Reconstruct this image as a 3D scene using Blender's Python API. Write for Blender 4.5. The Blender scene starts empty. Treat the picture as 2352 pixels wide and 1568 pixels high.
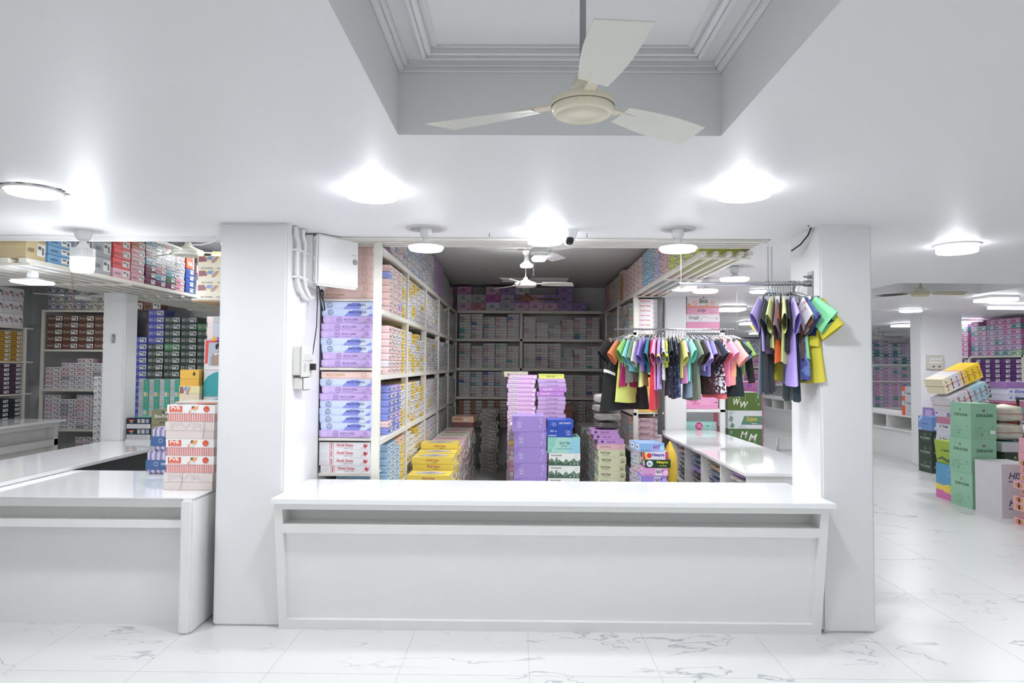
import bpy, math, random, bmesh
from mathutils import Vector, Matrix
S = bpy.context.scene
C = S.collection
PI = math.pi
rnd = random.Random(7)

# ---------------------------------------------------------------- camera
F = 1568.0
YAW, PITCH, ROLL = math.atan(14 / F), math.atan(54 / F), math.radians(0.4)
RM = Matrix.Rotation(YAW, 3, 'Z') @ Matrix.Rotation(PI / 2 + PITCH, 3, 'X') @ Matrix.Rotation(ROLL, 3, 'Z')
CAM = Vector((0, 0, 1.5))
cd = bpy.data.cameras.new('camera')
cd.lens = 24.0; cd.sensor_width = 36.0; cd.clip_start = 0.05; cd.clip_end = 100
cam = bpy.data.objects.new('camera', cd)
cam.matrix_world = Matrix.Translation(CAM) @ RM.to_4x4()
C.objects.link(cam); S.camera = cam

def P(px, py, Y):      # the point at depth Y seen at that place of the photograph
    d = RM @ Vector((px - 1176, 784 - py, -F)); return CAM + d * (Y / d.y)

# ---------------------------------------------------------------- world, exposure, lights
S.view_settings.view_transform = 'Standard'; S.view_settings.look = 'None'
S.view_settings.gamma = 1; S.view_settings.use_curve_mapping = False
S.view_settings.exposure = 0.5
w = bpy.data.worlds.new('front_fill_light'); S.world = w; w.use_nodes = True
w.node_tree.nodes['Background'].inputs[0].default_value = (0.93, 0.96, 1, 1)
w.node_tree.nodes['Background'].inputs[1].default_value = 0.5  # soft fill added from the open side behind the camera

def area(x, y, z, size, power, col=(0.96, 0.98, 1.0), rot=(0, 0, 0), shape='DISK', sy=None):
    d = bpy.data.lights.new('lamp_light', 'AREA'); d.shape = shape; d.size = size
    if sy: d.size_y = sy
    d.energy = power; d.color = col
    o = bpy.data.objects.new('lamp_light', d); o.location = (x, y, z); o.rotation_euler = rot
    C.objects.link(o); return o

def point(x, y, z, power, r=0.05, col=(0.93, 0.96, 1.0)):
    d = bpy.data.lights.new('bulb_light', 'POINT'); d.energy = power; d.shadow_soft_size = r; d.color = col
    o = bpy.data.objects.new('bulb_light', d); o.location = (x, y, z); C.objects.link(o); return o

ZC = 2.316      # low ceiling
ZH = 2.69       # raised ceiling inside the store bays
DOWN = 8.5
# ceiling fittings in front of the counters and unseen lamps added over and behind the camera
for x, y in ((-0.69, 3.17), (1.03, 3.12), (-2.31, 3.2), (-2.3, 1.2), (2.6, 1.3), (-2.3, -0.6), (2.6, -0.6), (0.2, -0.9), (2.9, 4.52)):
    area(x, y, ZC - 0.055, 0.17, DOWN if y > 2 else DOWN * .6)
area(0.16, 4.15, ZC - 0.06, 0.2, DOWN)
# lamps without fittings, added to brighten the left bay
for x, y, z in ((-2.9, 6.9, ZH - .08), (-5.4, 6.4, ZC - .06), (-5.6, 8.6, ZH - .08), (-2.6, 8.9, ZH - .08), (-6.0, 5.2, ZC - .06)):
    area(x, y, z, 0.25, 9)
for x, y in ((-0.69, 3.17), (1.03, 3.12), (0.16, 4.15), (2.9, 4.52)):
    point(x, y, ZC - 0.10, .6, .03)
# lamps of the hall on the right, most of them added to brighten it
for x, y in ((5.5, 9.6), (5.37, 7.7), (7.0, 12.3), (4.6, 14.5), (2.4, 13.0), (3.4, 10.5), (9.5, 16), (6.6, 6.0), (2.9, 9.3), (7.2, 17.5), (3.4, 17.0), (10.5, 14.8), (6.6, 8.75)):
    area(x, y, ZC - 0.07, 0.3, DOWN * 0.78)

# ---------------------------------------------------------------- helpers
def lin(c):
    return tuple(((x / 255) / 12.92 if x <= 10 else (((x / 255) + 0.055) / 1.055) ** 2.4) for x in c)

MATS = {}
def mat(name, col, rough=0.5, metal=0.0, var=0.04, scale=8.0, bump=0.0, emit=0.0, spec=0.5, alpha=1.0, coat=0.0, stretch=None, trans=0.0):
    if name in MATS: return MATS[name]
    m = bpy.data.materials.new(name); m.use_nodes = True
    nt = m.node_tree; b = nt.nodes['Principled BSDF']
    c = lin(col)
    b.inputs['Base Color'].default_value = (*c, 1)
    b.inputs['Roughness'].default_value = rough; b.inputs['Metallic'].default_value = metal
    b.inputs['Specular IOR Level'].default_value = spec
    b.inputs['Coat Weight'].default_value = coat
    b.inputs['Transmission Weight'].default_value = trans
    if alpha < 1: b.inputs['Alpha'].default_value = alpha
    if emit:
        b.inputs['Emission Color'].default_value = (*c, 1); b.inputs['Emission Strength'].default_value = emit
        m.cycles.emission_sampling = 'NONE'
    elif var or bump:
        tc = nt.nodes.new('ShaderNodeTexCoord'); n = nt.nodes.new('ShaderNodeTexNoise')
        n.inputs['Scale'].default_value = scale; n.inputs['Detail'].default_value = 3
        if stretch:
            mp = nt.nodes.new('ShaderNodeMapping'); mp.inputs['Scale'].default_value = stretch
            nt.links.new(tc.outputs['Object'], mp.inputs[0]); nt.links.new(mp.outputs[0], n.inputs['Vector'])
        else: nt.links.new(tc.outputs['Object'], n.inputs['Vector'])
        mx = nt.nodes.new('ShaderNodeMix'); mx.data_type = 'RGBA'
        mx.inputs[6].default_value = (*[x * (1 - var * 2) for x in c], 1)
        mx.inputs[7].default_value = (*[min(1, x * (1 + var * 2)) for x in c], 1)
        nt.links.new(n.outputs[0], mx.inputs[0]); nt.links.new(mx.outputs[2], b.inputs['Base Color'])
        if bump:
            bp = nt.nodes.new('ShaderNodeBump'); bp.inputs['Strength'].default_value = bump; bp.inputs['Distance'].default_value = 0.01
            nt.links.new(n.outputs[0], bp.inputs['Height']); nt.links.new(bp.outputs[0], b.inputs['Normal'])
    MATS[name] = m
    return m

_tc = {}
def glyphs(s, shear=0.0, bold=0.0):
    k = (s, shear, bold)
    if k not in _tc:
        cu = bpy.data.curves.new('t', 'FONT'); cu.body = s; cu.resolution_u = 2; cu.shear = shear; cu.offset = bold
        o = bpy.data.objects.new('t', cu); me = bpy.data.meshes.new_from_object(o)
        vs = [(v.co.x, v.co.y) for v in me.vertices]; fs = [tuple(p.vertices) for p in me.polygons]
        bpy.data.objects.remove(o); bpy.data.curves.remove(cu); bpy.data.meshes.remove(me)
        xs = [a for a, b in vs]; ys = [b for a, b in vs]
        x0, x1, y0, y1 = min(xs), max(xs), min(ys), max(ys)
        _tc[k] = ([((a - x0) / (x1 - x0), (b - y0) / (y1 - y0)) for a, b in vs], fs, (x1 - x0) / (y1 - y0))
    return _tc[k]

class MB:
    def __init__(s): s.v = []; s.f = []; s.m = []; s.sm = []
    def add(s, vs, fs, m=0, smooth=False):
        n = len(s.v); s.v += [tuple(v) for v in vs]
        for f in fs: s.f.append(tuple(i + n for i in f)); s.m.append(m); s.sm.append(smooth)
        return s
    def box(s, x0, x1, y0, y1, z0, z1, m=0, T=None):
        vs = [Vector((x, y, z)) for z in (z0, z1) for y in (y0, y1) for x in (x0, x1)]
        if T: vs = [T @ v for v in vs]
        return s.add(vs, [(0, 2, 3, 1), (4, 5, 7, 6), (0, 1, 5, 4), (2, 6, 7, 3), (0, 4, 6, 2), (1, 3, 7, 5)], m)
    def quad(s, a, b, c, d, m=0): return s.add([a, b, c, d], [(0, 1, 2, 3)], m)
    def poly(s, pts, m=0): return s.add(pts, [tuple(range(len(pts)))], m)
    def rect(s, o, r, u, m=0):   # origin, right vector, up vector
        o, r, u = Vector(o), Vector(r), Vector(u); return s.quad(o, o + r, o + r + u, o + u, m)
    def disc(s, c, r, u, m=0, n=20):
        c, r, u = Vector(c), Vector(r), Vector(u)
        return s.poly([c + r * math.cos(2 * PI * i / n) + u * math.sin(2 * PI * i / n) for i in range(n)], m)
    def cyl(s, p0, p1, r0, r1=None, n=12, m=0, cap=True):
        r1 = r0 if r1 is None else r1
        p0, p1 = Vector(p0), Vector(p1); d = (p1 - p0).normalized()
        a = Vector((0, 0, 1)) if abs(d.z) < 0.9 else Vector((1, 0, 0))
        x = d.cross(a).normalized(); y = d.cross(x)
        vs = [p + (x * math.cos(2 * PI * i / n) + y * math.sin(2 * PI * i / n)) * r for p, r in ((p0, r0), (p1, r1)) for i in range(n)]
        s.add(vs, [(i, (i + 1) % n, n + (i + 1) % n, n + i) for i in range(n)], m, True)
        if cap: s.add(vs, [tuple(reversed(range(n))), tuple(range(n, 2 * n))], m)
        return s
    def tube(s, pts, r, n=8, m=0):
        pts = [Vector(p) for p in pts]; vs = []; k = len(pts)
        px = None
        for i, p in enumerate(pts):
            d = (pts[min(i + 1, k - 1)] - pts[max(i - 1, 0)]).normalized()
            a = Vector((0, 0, 1)) if abs(d.z) < 0.9 else Vector((1, 0, 0))
            x = d.cross(a).normalized() if px is None else (px - d * px.dot(d)).normalized()
            px = x; y = d.cross(x)
            rr = r[i] if isinstance(r, (list, tuple)) else r
            vs += [p + (x * math.cos(2 * PI * j / n) + y * math.sin(2 * PI * j / n)) * rr for j in range(n)]
        fs = [(i * n + j, i * n + (j + 1) % n, (i + 1) * n + (j + 1) % n, (i + 1) * n + j) for i in range(k - 1) for j in range(n)]
        s.add(vs, fs, m, True)
        return s.add([vs[j] for j in range(n)] + [vs[(k - 1) * n + j] for j in range(n)], [tuple(reversed(range(n))), tuple(range(n, 2 * n))], m)
    def lathe(s, prof, c=(0, 0, 0), n=24, m=0):
        c = Vector(c); k = len(prof)
        vs = [c + Vector((r * math.cos(2 * PI * j / n), r * math.sin(2 * PI * j / n), z)) for r, z in prof for j in range(n)]
        return s.add(vs, [(i * n + j, i * n + (j + 1) % n, (i + 1) * n + (j + 1) % n, (i + 1) * n + j) for i in range(k - 1) for j in range(n)], m, True)
    def text(s, t, o, r, u, w, h=None, m=0, shear=0.0, bold=0.0):
        vs, fs, asp = glyphs(t, shear, bold)
        o, r, u = Vector(o), Vector(r).normalized(), Vector(u).normalized()
        if h is None: h = w / asp
        return s.add([o + r * (a * w) + u * (b * h) for a, b in vs], fs, m)
    def shift(s, fn): s.v = [tuple(fn(Vector(v))) for v in s.v]; return s
    def mesh(s, name, mats, bevel=0.0):
        me = bpy.data.meshes.new(name); me.from_pydata(s.v, [], s.f)
        for m in (mats if isinstance(mats, (list, tuple)) else [mats]): me.materials.append(m)
        me.polygons.foreach_set('material_index', s.m); me.polygons.foreach_set('use_smooth', s.sm)
        if bevel:
            b = bmesh.new(); b.from_mesh(me); bmesh.ops.remove_doubles(b, verts=b.verts, dist=1e-5)
            bmesh.ops.bevel(b, geom=[e for e in b.edges if len(e.link_faces) == 2 and e.calc_face_angle(0) > 0.5], offset=bevel, segments=2, affect='EDGES', clamp_overlap=True)
            b.to_mesh(me); b.free()
        me.update(); return me
    def build(s, name, mats, parent=None, loc=None, bevel=0.0):
        return link(name, s.mesh(name, mats, bevel), parent, loc)

def link(name, me, parent=None, loc=None, rz=0.0):
    o = bpy.data.objects.new(name, me); C.objects.link(o)
    if parent: o.parent = parent
    if loc is not None: o.location = loc
    if rz: o.rotation_euler.z = rz
    return o

def tag(o, label=None, cat=None, group=None, kind=None):
    if label: o['label'] = label
    if cat: o['category'] = cat
    if group: o['group'] = group
    if kind: o['kind'] = kind
    return o

def thing(name, label, cat, loc=(0, 0, 0), rz=0.0, group=None):
    o = bpy.data.objects.new(name, None); C.objects.link(o); o.empty_display_size = 0.1
    o.location = loc; o.rotation_euler.z = rz
    return tag(o, label, cat, group)

def struct(o): o['kind'] = 'structure'; return o
ORD = ['first', 'second', 'third', 'fourth', 'fifth', 'sixth', 'seventh', 'eighth', 'ninth', 'tenth', 'eleventh', 'twelfth', 'thirteenth', 'fourteenth', 'fifteenth', 'sixteenth', 'seventeenth', 'eighteenth', 'nineteenth', 'twentieth', 'twenty-first', 'twenty-second', 'twenty-third', 'twenty-fourth', 'twenty-fifth', 'twenty-sixth', 'twenty-seventh', 'twenty-eighth', 'twenty-ninth', 'thirtieth']
X_, Y_, Z_ = Vector((1, 0, 0)), Vector((0, 1, 0)), Vector((0, 0, 1))

# ---------------------------------------------------------------- materials
PAINT = mat('white_wall_paint', (232, 232, 233), 0.35, var=0.012, scale=2.0, bump=0.03)
CEIL = mat('white_ceiling_paint', (232, 233, 234), 0.45, var=0.01, scale=1.5, bump=0.02)
WOOD = mat('white_painted_board', (236, 236, 234), 0.3, var=0.012, scale=5, bump=0.03)
CREAM = mat('cream_painted_rack', (222, 219, 210), 0.45, var=0.04, scale=9)
RAIL = mat('grey_white_rail', (205, 205, 203), 0.4, var=0.05, scale=6)
TOP = mat('polished_white_quartz', (243, 245, 247), 0.06, var=0.008, scale=3, coat=0.3)
CEIL_SHADE = mat('shade_greyed_soffit', (200, 200, 200), 0.5, var=0.02)  # ceiling white greyed to put in the low light of the bays
CHROME = mat('chrome', (200, 200, 205), 0.15, 1.0, var=0)
STEEL = mat('zinc_steel', (165, 167, 170), 0.35, 0.9, var=0.05)
BLACK = mat('black_plastic', (22, 22, 25), 0.4, var=0)
DARK = mat('dark_void_shade', (70, 70, 72), 0.6)  # dark tone standing for the shade in hollows
LED = mat('lit_led_diffuser', (246, 249, 255), 0.4, emit=9.0)
PLASTIC = mat('white_plastic', (238, 238, 238), 0.25, var=0)
CABLEW = mat('white_cable_sheath', (225, 225, 224), 0.4, var=0.02)

def marble():
    m = bpy.data.materials.new('white_marble_tile'); m.use_nodes = True
    nt = m.node_tree; b = nt.nodes['Principled BSDF']; N = nt.nodes.new; L = nt.links.new
    b.inputs['Roughness'].default_value = 0.3
    g = N('ShaderNodeNewGeometry')
    def noise(scale, detail, vec):
        n = N('ShaderNodeTexNoise'); n.inputs['Scale'].default_value = scale; n.inputs['Detail'].default_value = detail
        L(vec, n.inputs['Vector']); return n
    def math_(op, a, bb):
        n = N('ShaderNodeMath'); n.operation = op
        for i, v in enumerate((a, bb)):
            if isinstance(v, (int, float)): n.inputs[i].default_value = v
            else: L(v, n.inputs[i])
        return n.outputs[0]
    mp = N('ShaderNodeMapping'); mp.inputs['Scale'].default_value = (0.8, 1.6, 1); mp.inputs['Rotation'].default_value = (0, 0, 0.5)
    L(g.outputs['Position'], mp.inputs[0])
    def vein(scale, off, width, m0, m1, amp):
        mo = N('ShaderNodeVectorMath'); mo.operation = 'ADD'; L(mp.outputs[0], mo.inputs[0]); mo.inputs[1].default_value = off
        n = noise(scale, 5, mo.outputs[0]); n.inputs['Roughness'].default_value = .52; n.inputs['Distortion'].default_value = .35
        d = math_('ABSOLUTE', math_('SUBTRACT', n.outputs[0], 0.5), 0)
        wn = noise(4.0, 1, mo.outputs[0])
        wd = math_('MAXIMUM', math_('MULTIPLY', math_('SUBTRACT', wn.outputs[0], .47), width * 6), width * .35)
        r = math_('MAXIMUM', math_('SUBTRACT', 1.0, math_('DIVIDE', d, wd)), 0.0)
        r = math_('POWER', r, .6)
        mk = noise(1.3, 2, mo.outputs[0]); rr = N('ShaderNodeMapRange'); L(mk.outputs[0], rr.inputs[0]); rr.inputs[1].default_value = m0; rr.inputs[2].default_value = m1
        return math_('MULTIPLY', math_('MULTIPLY', r, rr.outputs[0]), amp)
    fac = math_('MAXIMUM', vein(.85, (0, 0, 0), .010, .46, .56, .8), vein(1.5, (7.3, 2.1, 4), .007, .5, .58, .55))
    cl = noise(0.9, 3, g.outputs['Position'])
    m0 = N('ShaderNodeMix'); m0.data_type = 'RGBA'; L(cl.outputs[0], m0.inputs[0])
    m0.inputs[6].default_value = (*lin((226, 225, 222)), 1); m0.inputs[7].default_value = (*lin((216, 218, 219)), 1)
    m1 = N('ShaderNodeMix'); m1.data_type = 'RGBA'; L(fac, m1.inputs[0]); L(m0.outputs[2], m1.inputs[6])
    m1.inputs[7].default_value = (*lin((150, 158, 165)), 1)
    L(m1.outputs[2], b.inputs['Base Color'])
    return m
MARBLE = marble()
GROUT = mat('grey_grout', (190, 188, 184), 0.8)

# ---------------------------------------------------------------- floor, tiles one by one as far as they can be told apart
fl = MB().box(-12, 12.5, -2, 20, -0.12, -0.004).build('floor', MARBLE); struct(fl)
TW, TL = 0.635, 1.27
tile = MB().box(-TW / 2 + .0012, TW / 2 - .0012, -TL / 2 + .0012, TL / 2 - .0012, -0.004, 0).mesh('tile', MARBLE)
GR = MB().box(-12, 12.5, -2, 20, -0.0038, -0.0015).build('grout', GROUT, fl)
for i in range(-8, 17):
    for j in range(-3, 13):
        cx = 1.97 + TW * i - TW / 2; cy = 3.355 + TL * j + TL / 2
        link('tile', tile, fl, (cx, cy, 0))

# ---------------------------------------------------------------- ceilings
def slab_cells(mb, xs, ys, z0, z1, holes, m=0):
    for i in range(len(xs) - 1):
        for j in range(len(ys) - 1):
            cx, cy = (xs[i] + xs[i + 1]) / 2, (ys[j] + ys[j + 1]) / 2
            if any(a < cx < b and c < cy < d for a, b, c, d in holes): continue
            mb.box(xs[i], xs[i + 1], ys[j], ys[j + 1], z0, z1, m)
TRAY = (-0.432, 0.715, 0.3, 2.40)
YB = 4.36
XL, XR = -4.32, 1.62
T2 = (3.67, 5.05, 6.6, 7.5); T3 = (3.1, 5.2, 9.9, 11.1); T4 = (6.6, 8.0, 8.7, 9.6)
mb = MB()
slab_cells(mb, [-12, TRAY[0], TRAY[1], 12.5], [-2, TRAY[2], TRAY[3], YB], ZC, 2.62, [TRAY])
slab_cells(mb, [XR, T3[0], T2[0], T2[1], T3[1], T4[0], T4[1], 12.5], [YB, T2[2], T2[3], T4[2], T4[3], T3[2], T3[3], 20], ZC, 2.62, [T2, T3, T4])
mb.box(-12, XL, YB, 7.3, ZC, 2.62)
mb.box(-12, 12.5, -2, 20, 2.74, 2.9)
struct(mb.build('ceiling', CEIL))
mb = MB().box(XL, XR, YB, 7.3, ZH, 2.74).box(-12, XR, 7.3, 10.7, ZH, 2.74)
struct(mb.build('ceiling_raised', CEIL_SHADE))['label'] = 'raised ceiling over the store bays, greyed for its shade'
mb = MB()
for a, b, c, d in (TRAY, T2, T3, T4): mb.box(a - .1, b + .1, c - .1, d + .1, 2.57 if a == TRAY[0] else 2.5, 2.73)
struct(mb.build('ceiling_tray', CEIL))['label'] = 'recessed ceiling tray panels'
# stepped crown moulding inside the near tray
a, b, c, d = TRAY
for k, (off, wd, dz) in enumerate(((0, .022, .03), (.022, .016, .018), (.10, .012, .03), (.112, .02, .02), (.145, .01, .008))):
    mb = MB()
    x0, x1, y0, y1 = a + off, b - off, c + off, d - off
    z0 = 2.57 - dz
    mb.box(x0, x1, y1 - wd, y1, z0, 2.575); mb.box(x0, x1, y0, y0 + wd, z0, 2.575)
    mb.box(x0, x0 + wd, y0 + wd, y1 - wd, z0, 2.575); mb.box(x1 - wd, x1, y0 + wd, y1 - wd, z0, 2.575)
    struct(mb.build('trim_%d' % (k + 1), CEIL, bevel=0.003))

# ---------------------------------------------------------------- walls and columns
def wall(name, *b, m=PAINT, bevel=0): return struct(MB().box(*b).build(name, m, bevel=bevel))
wall('wall_left', -7.7, -7.5, -2, 10.7, 0, 2.72)
wall('wall_back', -7.5, 1.72, 10.45, 10.6, 0, 2.72)
wall('wall_partition', -1.62, -1.36, 4.62, 10.45, 0, 2.69)
wall('wall_hall_side', 1.70, 1.76, 8.35, 19.6, 0, ZC)
wall('wall_far', 1.76, 12.2, 19.6, 19.8, 0, ZC)
wall('wall_right', 8.15, 8.3, -2, 13.6, 0, ZC)
wall('wall_right_far', 12.2, 12.4, 13.6, 19.6, 0, ZC)
wall('wall_right_return', 8.3, 12.2, 13.4, 13.6, 0, ZC)
def column(x0, x1, y0, y1, z1, label):
    o = struct(MB().box(x0, x1, y0, y1, 0, z1).build('column', PAINT, bevel=0.012)); o['label'] = label
    return o
column(-1.738, -1.345, 3.94, 4.62, ZC + .02, 'broad white painted column between the two front counters')
column(1.735, 2.035, 3.93, 4.36, ZC + .02, 'white painted column at the right end of the front counter')
column(-3.86, -3.655, 6.3, 6.52, 2.16, 'white painted pillar standing in the left bay')
column(1.715, 1.965, 7.98, 8.34, ZC + .02, 'white painted pillar behind the clothes rail')
column(6.17, 6.80, 10.5, 10.8, ZC + .02, 'grey white column in the right hall')
column(8.15, 8.6, 16.5, 17, ZC + .02, 'far grey column of the right hall')
# rails of the shutter track along the ceiling edge
for k, (y, wd, z) in enumerate(((4.372, .03, 2.298), (4.43, .028, 2.296), (4.488, .028, 2.294), (4.546, .035, 2.292))):
    m = MB().box(-1.36, 1.56, y, y + wd, z, z + .02)
    struct(m.build('trim_%d' % (10 + k), CREAM))['label'] = 'cream shutter rail along the ceiling edge over the middle bay'
mb = MB().box(-1.36, 1.62, 4.34, 4.36, 2.62, 2.74).box(1.56, 1.6, 4.37, 4.62, 2.29, 2.316)
struct(mb.build('trim_15', PAINT))
mb = MB().box(XL, -1.738, 4.362, 4.40, 2.285, 2.33).box(XL, -1.738, 4.34, 4.36, 2.62, 2.74)
struct(mb.build('trim_16', PAINT))
# ---------------------------------------------------------------- front counter (leans out a little at the top)
def leanc(v): return Vector((v.x, v.y - 0.16 * v.z if v.y < 4.05 else v.y, v.z))
ct = thing('counter', 'long white front counter with a recessed shelf strip, between the two columns', 'counter', (0, 0, 0))
x0, x1 = -1.342, 1.712
mb = MB()
mb.box(x0, x0 + .045, 3.90, 4.42, 0, .727).box(x1 - .045, x1, 3.90, 4.42, 0, .727)
mb.box(x0 + .045, x1 - .045, 3.90, 3.96, .695, .727).box(x0 + .045, x1 - .045, 3.90, 3.96, .56, .612)
mb.box(x0 + .045, x1 - .045, 3.90, 3.96, 0, .058)
mb.shift(leanc).build('frame', WOOD, ct)
MB().box(x0 + .045, x1 - .045, 3.93, 3.95, .058, .56).shift(leanc).build('front_panel', WOOD, ct)
MB().box(x0 + .045, x1 - .045, 4.03, 4.045, .56, .727).shift(leanc).build('recess_back', WOOD, ct)
MB().box(x0 + .045, x1 - .045, 3.96, 4.045, .595, .612).shift(leanc).build('recess_shelf', WOOD, ct)
t = MB().add([(x0 - .012, 3.765, .727), (1.745, 3.765, .727), (1.728, 4.42, .727), (-1.343, 4.42, .727), (x0 - .012, 3.765, .757), (1.745, 3.765, .757), (1.728, 4.42, .757), (-1.343, 4.42, .757)],
   [(3, 2, 1, 0), (4, 5, 6, 7), (0, 1, 5, 4), (1, 2, 6, 5), (2, 3, 7, 6), (3, 0, 4, 7)])
t.build('countertop', TOP, ct, bevel=0.003)['label'] = 'glossy white slab top'

# left front counter with its end slab
ct = thing('counter', 'white front counter left of the broad column, chipped end slab on its right', 'counter')
xl, xr = -5.2, -1.87
mb = MB().box(xl, xr, 3.84, 4.74, .69, .742).box(xl, xr, 3.84, 3.95, .575, .615)
mb.build('frame', WOOD, ct)
MB().box(xl, xr, 3.95, 3.97, .0, .69).build('front_panel', WOOD, ct)
MB().box(xr, -1.80, 3.80, 4.74, 0, .742).build('end_slab', WOOD, ct, bevel=.012)
MB().box(xl, -1.80, 3.815, 4.75, .742, .748).build('countertop', TOP, ct)['label'] = 'glossy white laminate top'

# side counter running back to the pillar, hollow below drawn as a block with its shade painted dark
ct = thing('counter', 'long white side counter running back to the pillar in the left bay', 'counter')
MB().box(-3.80, -3.09, 3.9, 6.29, .75, .775).build('countertop', TOP, ct, bevel=.003)
MB().box(-3.72, -3.16, 4.77, 6.28, 0, .75).build('carcass', DARK, ct)['label'] = 'base painted dark as the unlit hollow'
ct = thing('counter', 'short white counter joining the side counter beyond the pillar', 'counter')
MB().box(-3.64, -2.2, 6.32, 6.95, .76, .785).build('countertop', TOP, ct, bevel=.003)
MB().box(-3.6, -2.25, 6.4, 6.9, 0, .76).build('carcass', WOOD, ct)
# far left counter with shelf recess
ct = thing('counter', 'white counter with a recessed shelf at the far left', 'counter')
MB().box(-6.75, -5.93, 5.2, 8.95, .72, .75).build('countertop', TOP, ct, bevel=.003)
mb = MB().box(-6.7, -6.0, 5.25, 8.9, .66, .72).box(-6.06, -6.0, 5.25, 8.9, .42, .5).box(-6.7, -6.0, 8.83, 8.9, 0, .66).box(-6.7, -6.1, 5.25, 8.83, 0, .66)
mb.build('frame', WOOD, ct)

# right inner counter with cubbies on its left face
ct = thing('counter', 'white topped inner counter with open cubbies, right of the aisle', 'counter')
MB().box(1.585, 2.285, 4.80, 7.97, .735, .76).build('countertop', TOP, ct, bevel=.003)
mb = MB().box(1.61, 2.25, 4.83, 4.85, 0, .735).box(2.2, 2.25, 4.85, 7.95, 0, .735).box(1.61, 2.2, 4.85, 7.95, 0, .05)
mb.build('carcass', WOOD, ct)
CUB = [4.87, 5.45, 6.02, 6.6, 7.15, 7.6]
for y in CUB[1:-1]: MB().box(1.61, 2.2, y, y + .022, .05, .735).build('divider', WOOD, ct)
MB().box(1.61, 2.2, 4.85, 7.95, .36, .375).build('shelf', WOOD, ct)

# ---------------------------------------------------------------- lamps
def downlight(x, y, r, label, z=ZC, h=.02, ring=True):
    t = thing('ceiling_light', label, 'light', (x, y, z), group=None)
    if ring: MB().lathe([(r + .02, 0), (r + .02, -.008), (r, -.012), (r - .004, -.004)], n=32).build('rim', PLASTIC, t)
    MB().lathe([(r, -.003), (r, -h), (r * .96, -h - .004), (0.0001, -h - .005)], n=32).build('diffuser', LED, t)
    return t
downlight(-.69, 3.17, .12, 'lit round ceiling light over the left half of the front counter', h=.035, ring=False)
downlight(1.03, 3.12, .12, 'lit round ceiling light over the right half of the front counter', h=.035, ring=False)
t = downlight(-2.31, 3.2, .11, 'lit round ceiling light at the left edge, set in a rough dark cutout')
mb = MB(); n = 40
rr = [.135 + .02 * math.sin(i * 2.7) * math.sin(i * 1.1) for i in range(n)]
mb.add([(rr[i] * math.cos(2 * PI * i / n), rr[i] * math.sin(2 * PI * i / n), -.0015) for i in range(n)], [tuple(range(n))])
mb.build('cutout', DARK, t)
downlight(.16, 4.15, .105, 'drum shaped lit ceiling light beside the camera dome', h=.07, ring=False)
downlight(2.9, 4.52, .12, 'lit round ceiling light right of the right column', h=.05)
downlight(5.5, 9.6, .14, 'lit round ceiling light near the grey hall column', h=.03)

def lampholder(x, y, ztop, zdisc, r, label, plate=0.0, square=False, power=5.5):
    t = thing('hanging_lamp', label, 'light', (x, y, ztop))
    if plate: MB().lathe([(plate, 0), (plate, -.006), (plate * .75, -.008), (plate * .72, -.004), (.0001, -.005)], n=36).build('ceiling_plate', RAIL, t)
    dz = ztop - zdisc
    MB().lathe([(.032, -.004), (.036, -.02), (.034, -.045), (.02, -.065), (.0001, -.066)], n=20).build('lamp_holder', PLASTIC, t)
    MB().lathe([(.016, -.06), (.018, -dz * .5 - .03), (.036, -dz + .03), (r * .7, -dz + .018), (r, -dz + .008)], n=28).build('heat_sink', PLASTIC, t)
    if square: MB().box(-r, r, -r, r, -dz - .012, -dz + .01).build('diffuser', LED, t, bevel=.01)
    else: MB().lathe([(r, -dz + .008), (r * 1.0, -dz), (r * .9, -dz - .014), (.0001, -dz - .02)], n=32).build('diffuser', LED, t)
    area(x, y, zdisc - .03, r * 1.8, power)
    return t
lampholder(-.555, 4.06, ZC, 2.195, .105, 'lit saucer bulb hanging from a round plate, left of the drum light', plate=.12)
lampholder(.945, 4.04, ZC, 2.195, .11, 'lit saucer bulb hanging from a round plate, right of the drum light', plate=.10)
lampholder(1.76, 5.56, ZC, 2.21, .115, 'lit saucer bulb above the chrome garment pipe')
lampholder(1.74, 6.35, ZC, 2.20, .115, 'lit saucer bulb behind the hanging pipe end, over the inner counter')
lampholder(-3.42, 4.76, 2.135, 2.06, .10, 'lit square lamp under the loft at the far left', square=True)
downlight(1.64, 6.75, .12, 'drum ceiling light next to the saucer bulb over the inner counter', h=.06, ring=False)
downlight(2.6, 7.3, .12, 'thin lit disc light behind the hanging paper tag', h=.02)
area(1.64, 6.75, ZC - .07, .2, 5); area(2.6, 7.3, ZC - .05, .2, 5)
# big ribbed bulb on the left
t = thing('hanging_lamp', 'big ribbed lit bulb hanging at the left ceiling edge', 'light', (-2.71, 4.2, ZC))
MB().lathe([(.05, 0), (.052, -.012), (.042, -.045), (.03, -.06), (.0001, -.061)], n=24).build('lamp_holder', PLASTIC, t)
mb = MB().lathe([(.018, -.055), (.02, -.075), (.03, -.095), (.058, -.125), (.066, -.17)], n=36)
for i in range(24):
    a = 2 * PI * i / 24; mb.box(.03, .069, -.0018, .0018, -.17, -.112, T=Matrix.Rotation(a, 4, 'Z'))
mb.build('heat_sink', PLASTIC, t)
MB().lathe([(.066, -.17), (.067, -.19), (.067, -.235), (.058, -.258), (.0001, -.262)], n=32).build('diffuser', LED, t)
point(-2.71, 4.2, ZC - .32, 7, .06)
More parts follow.
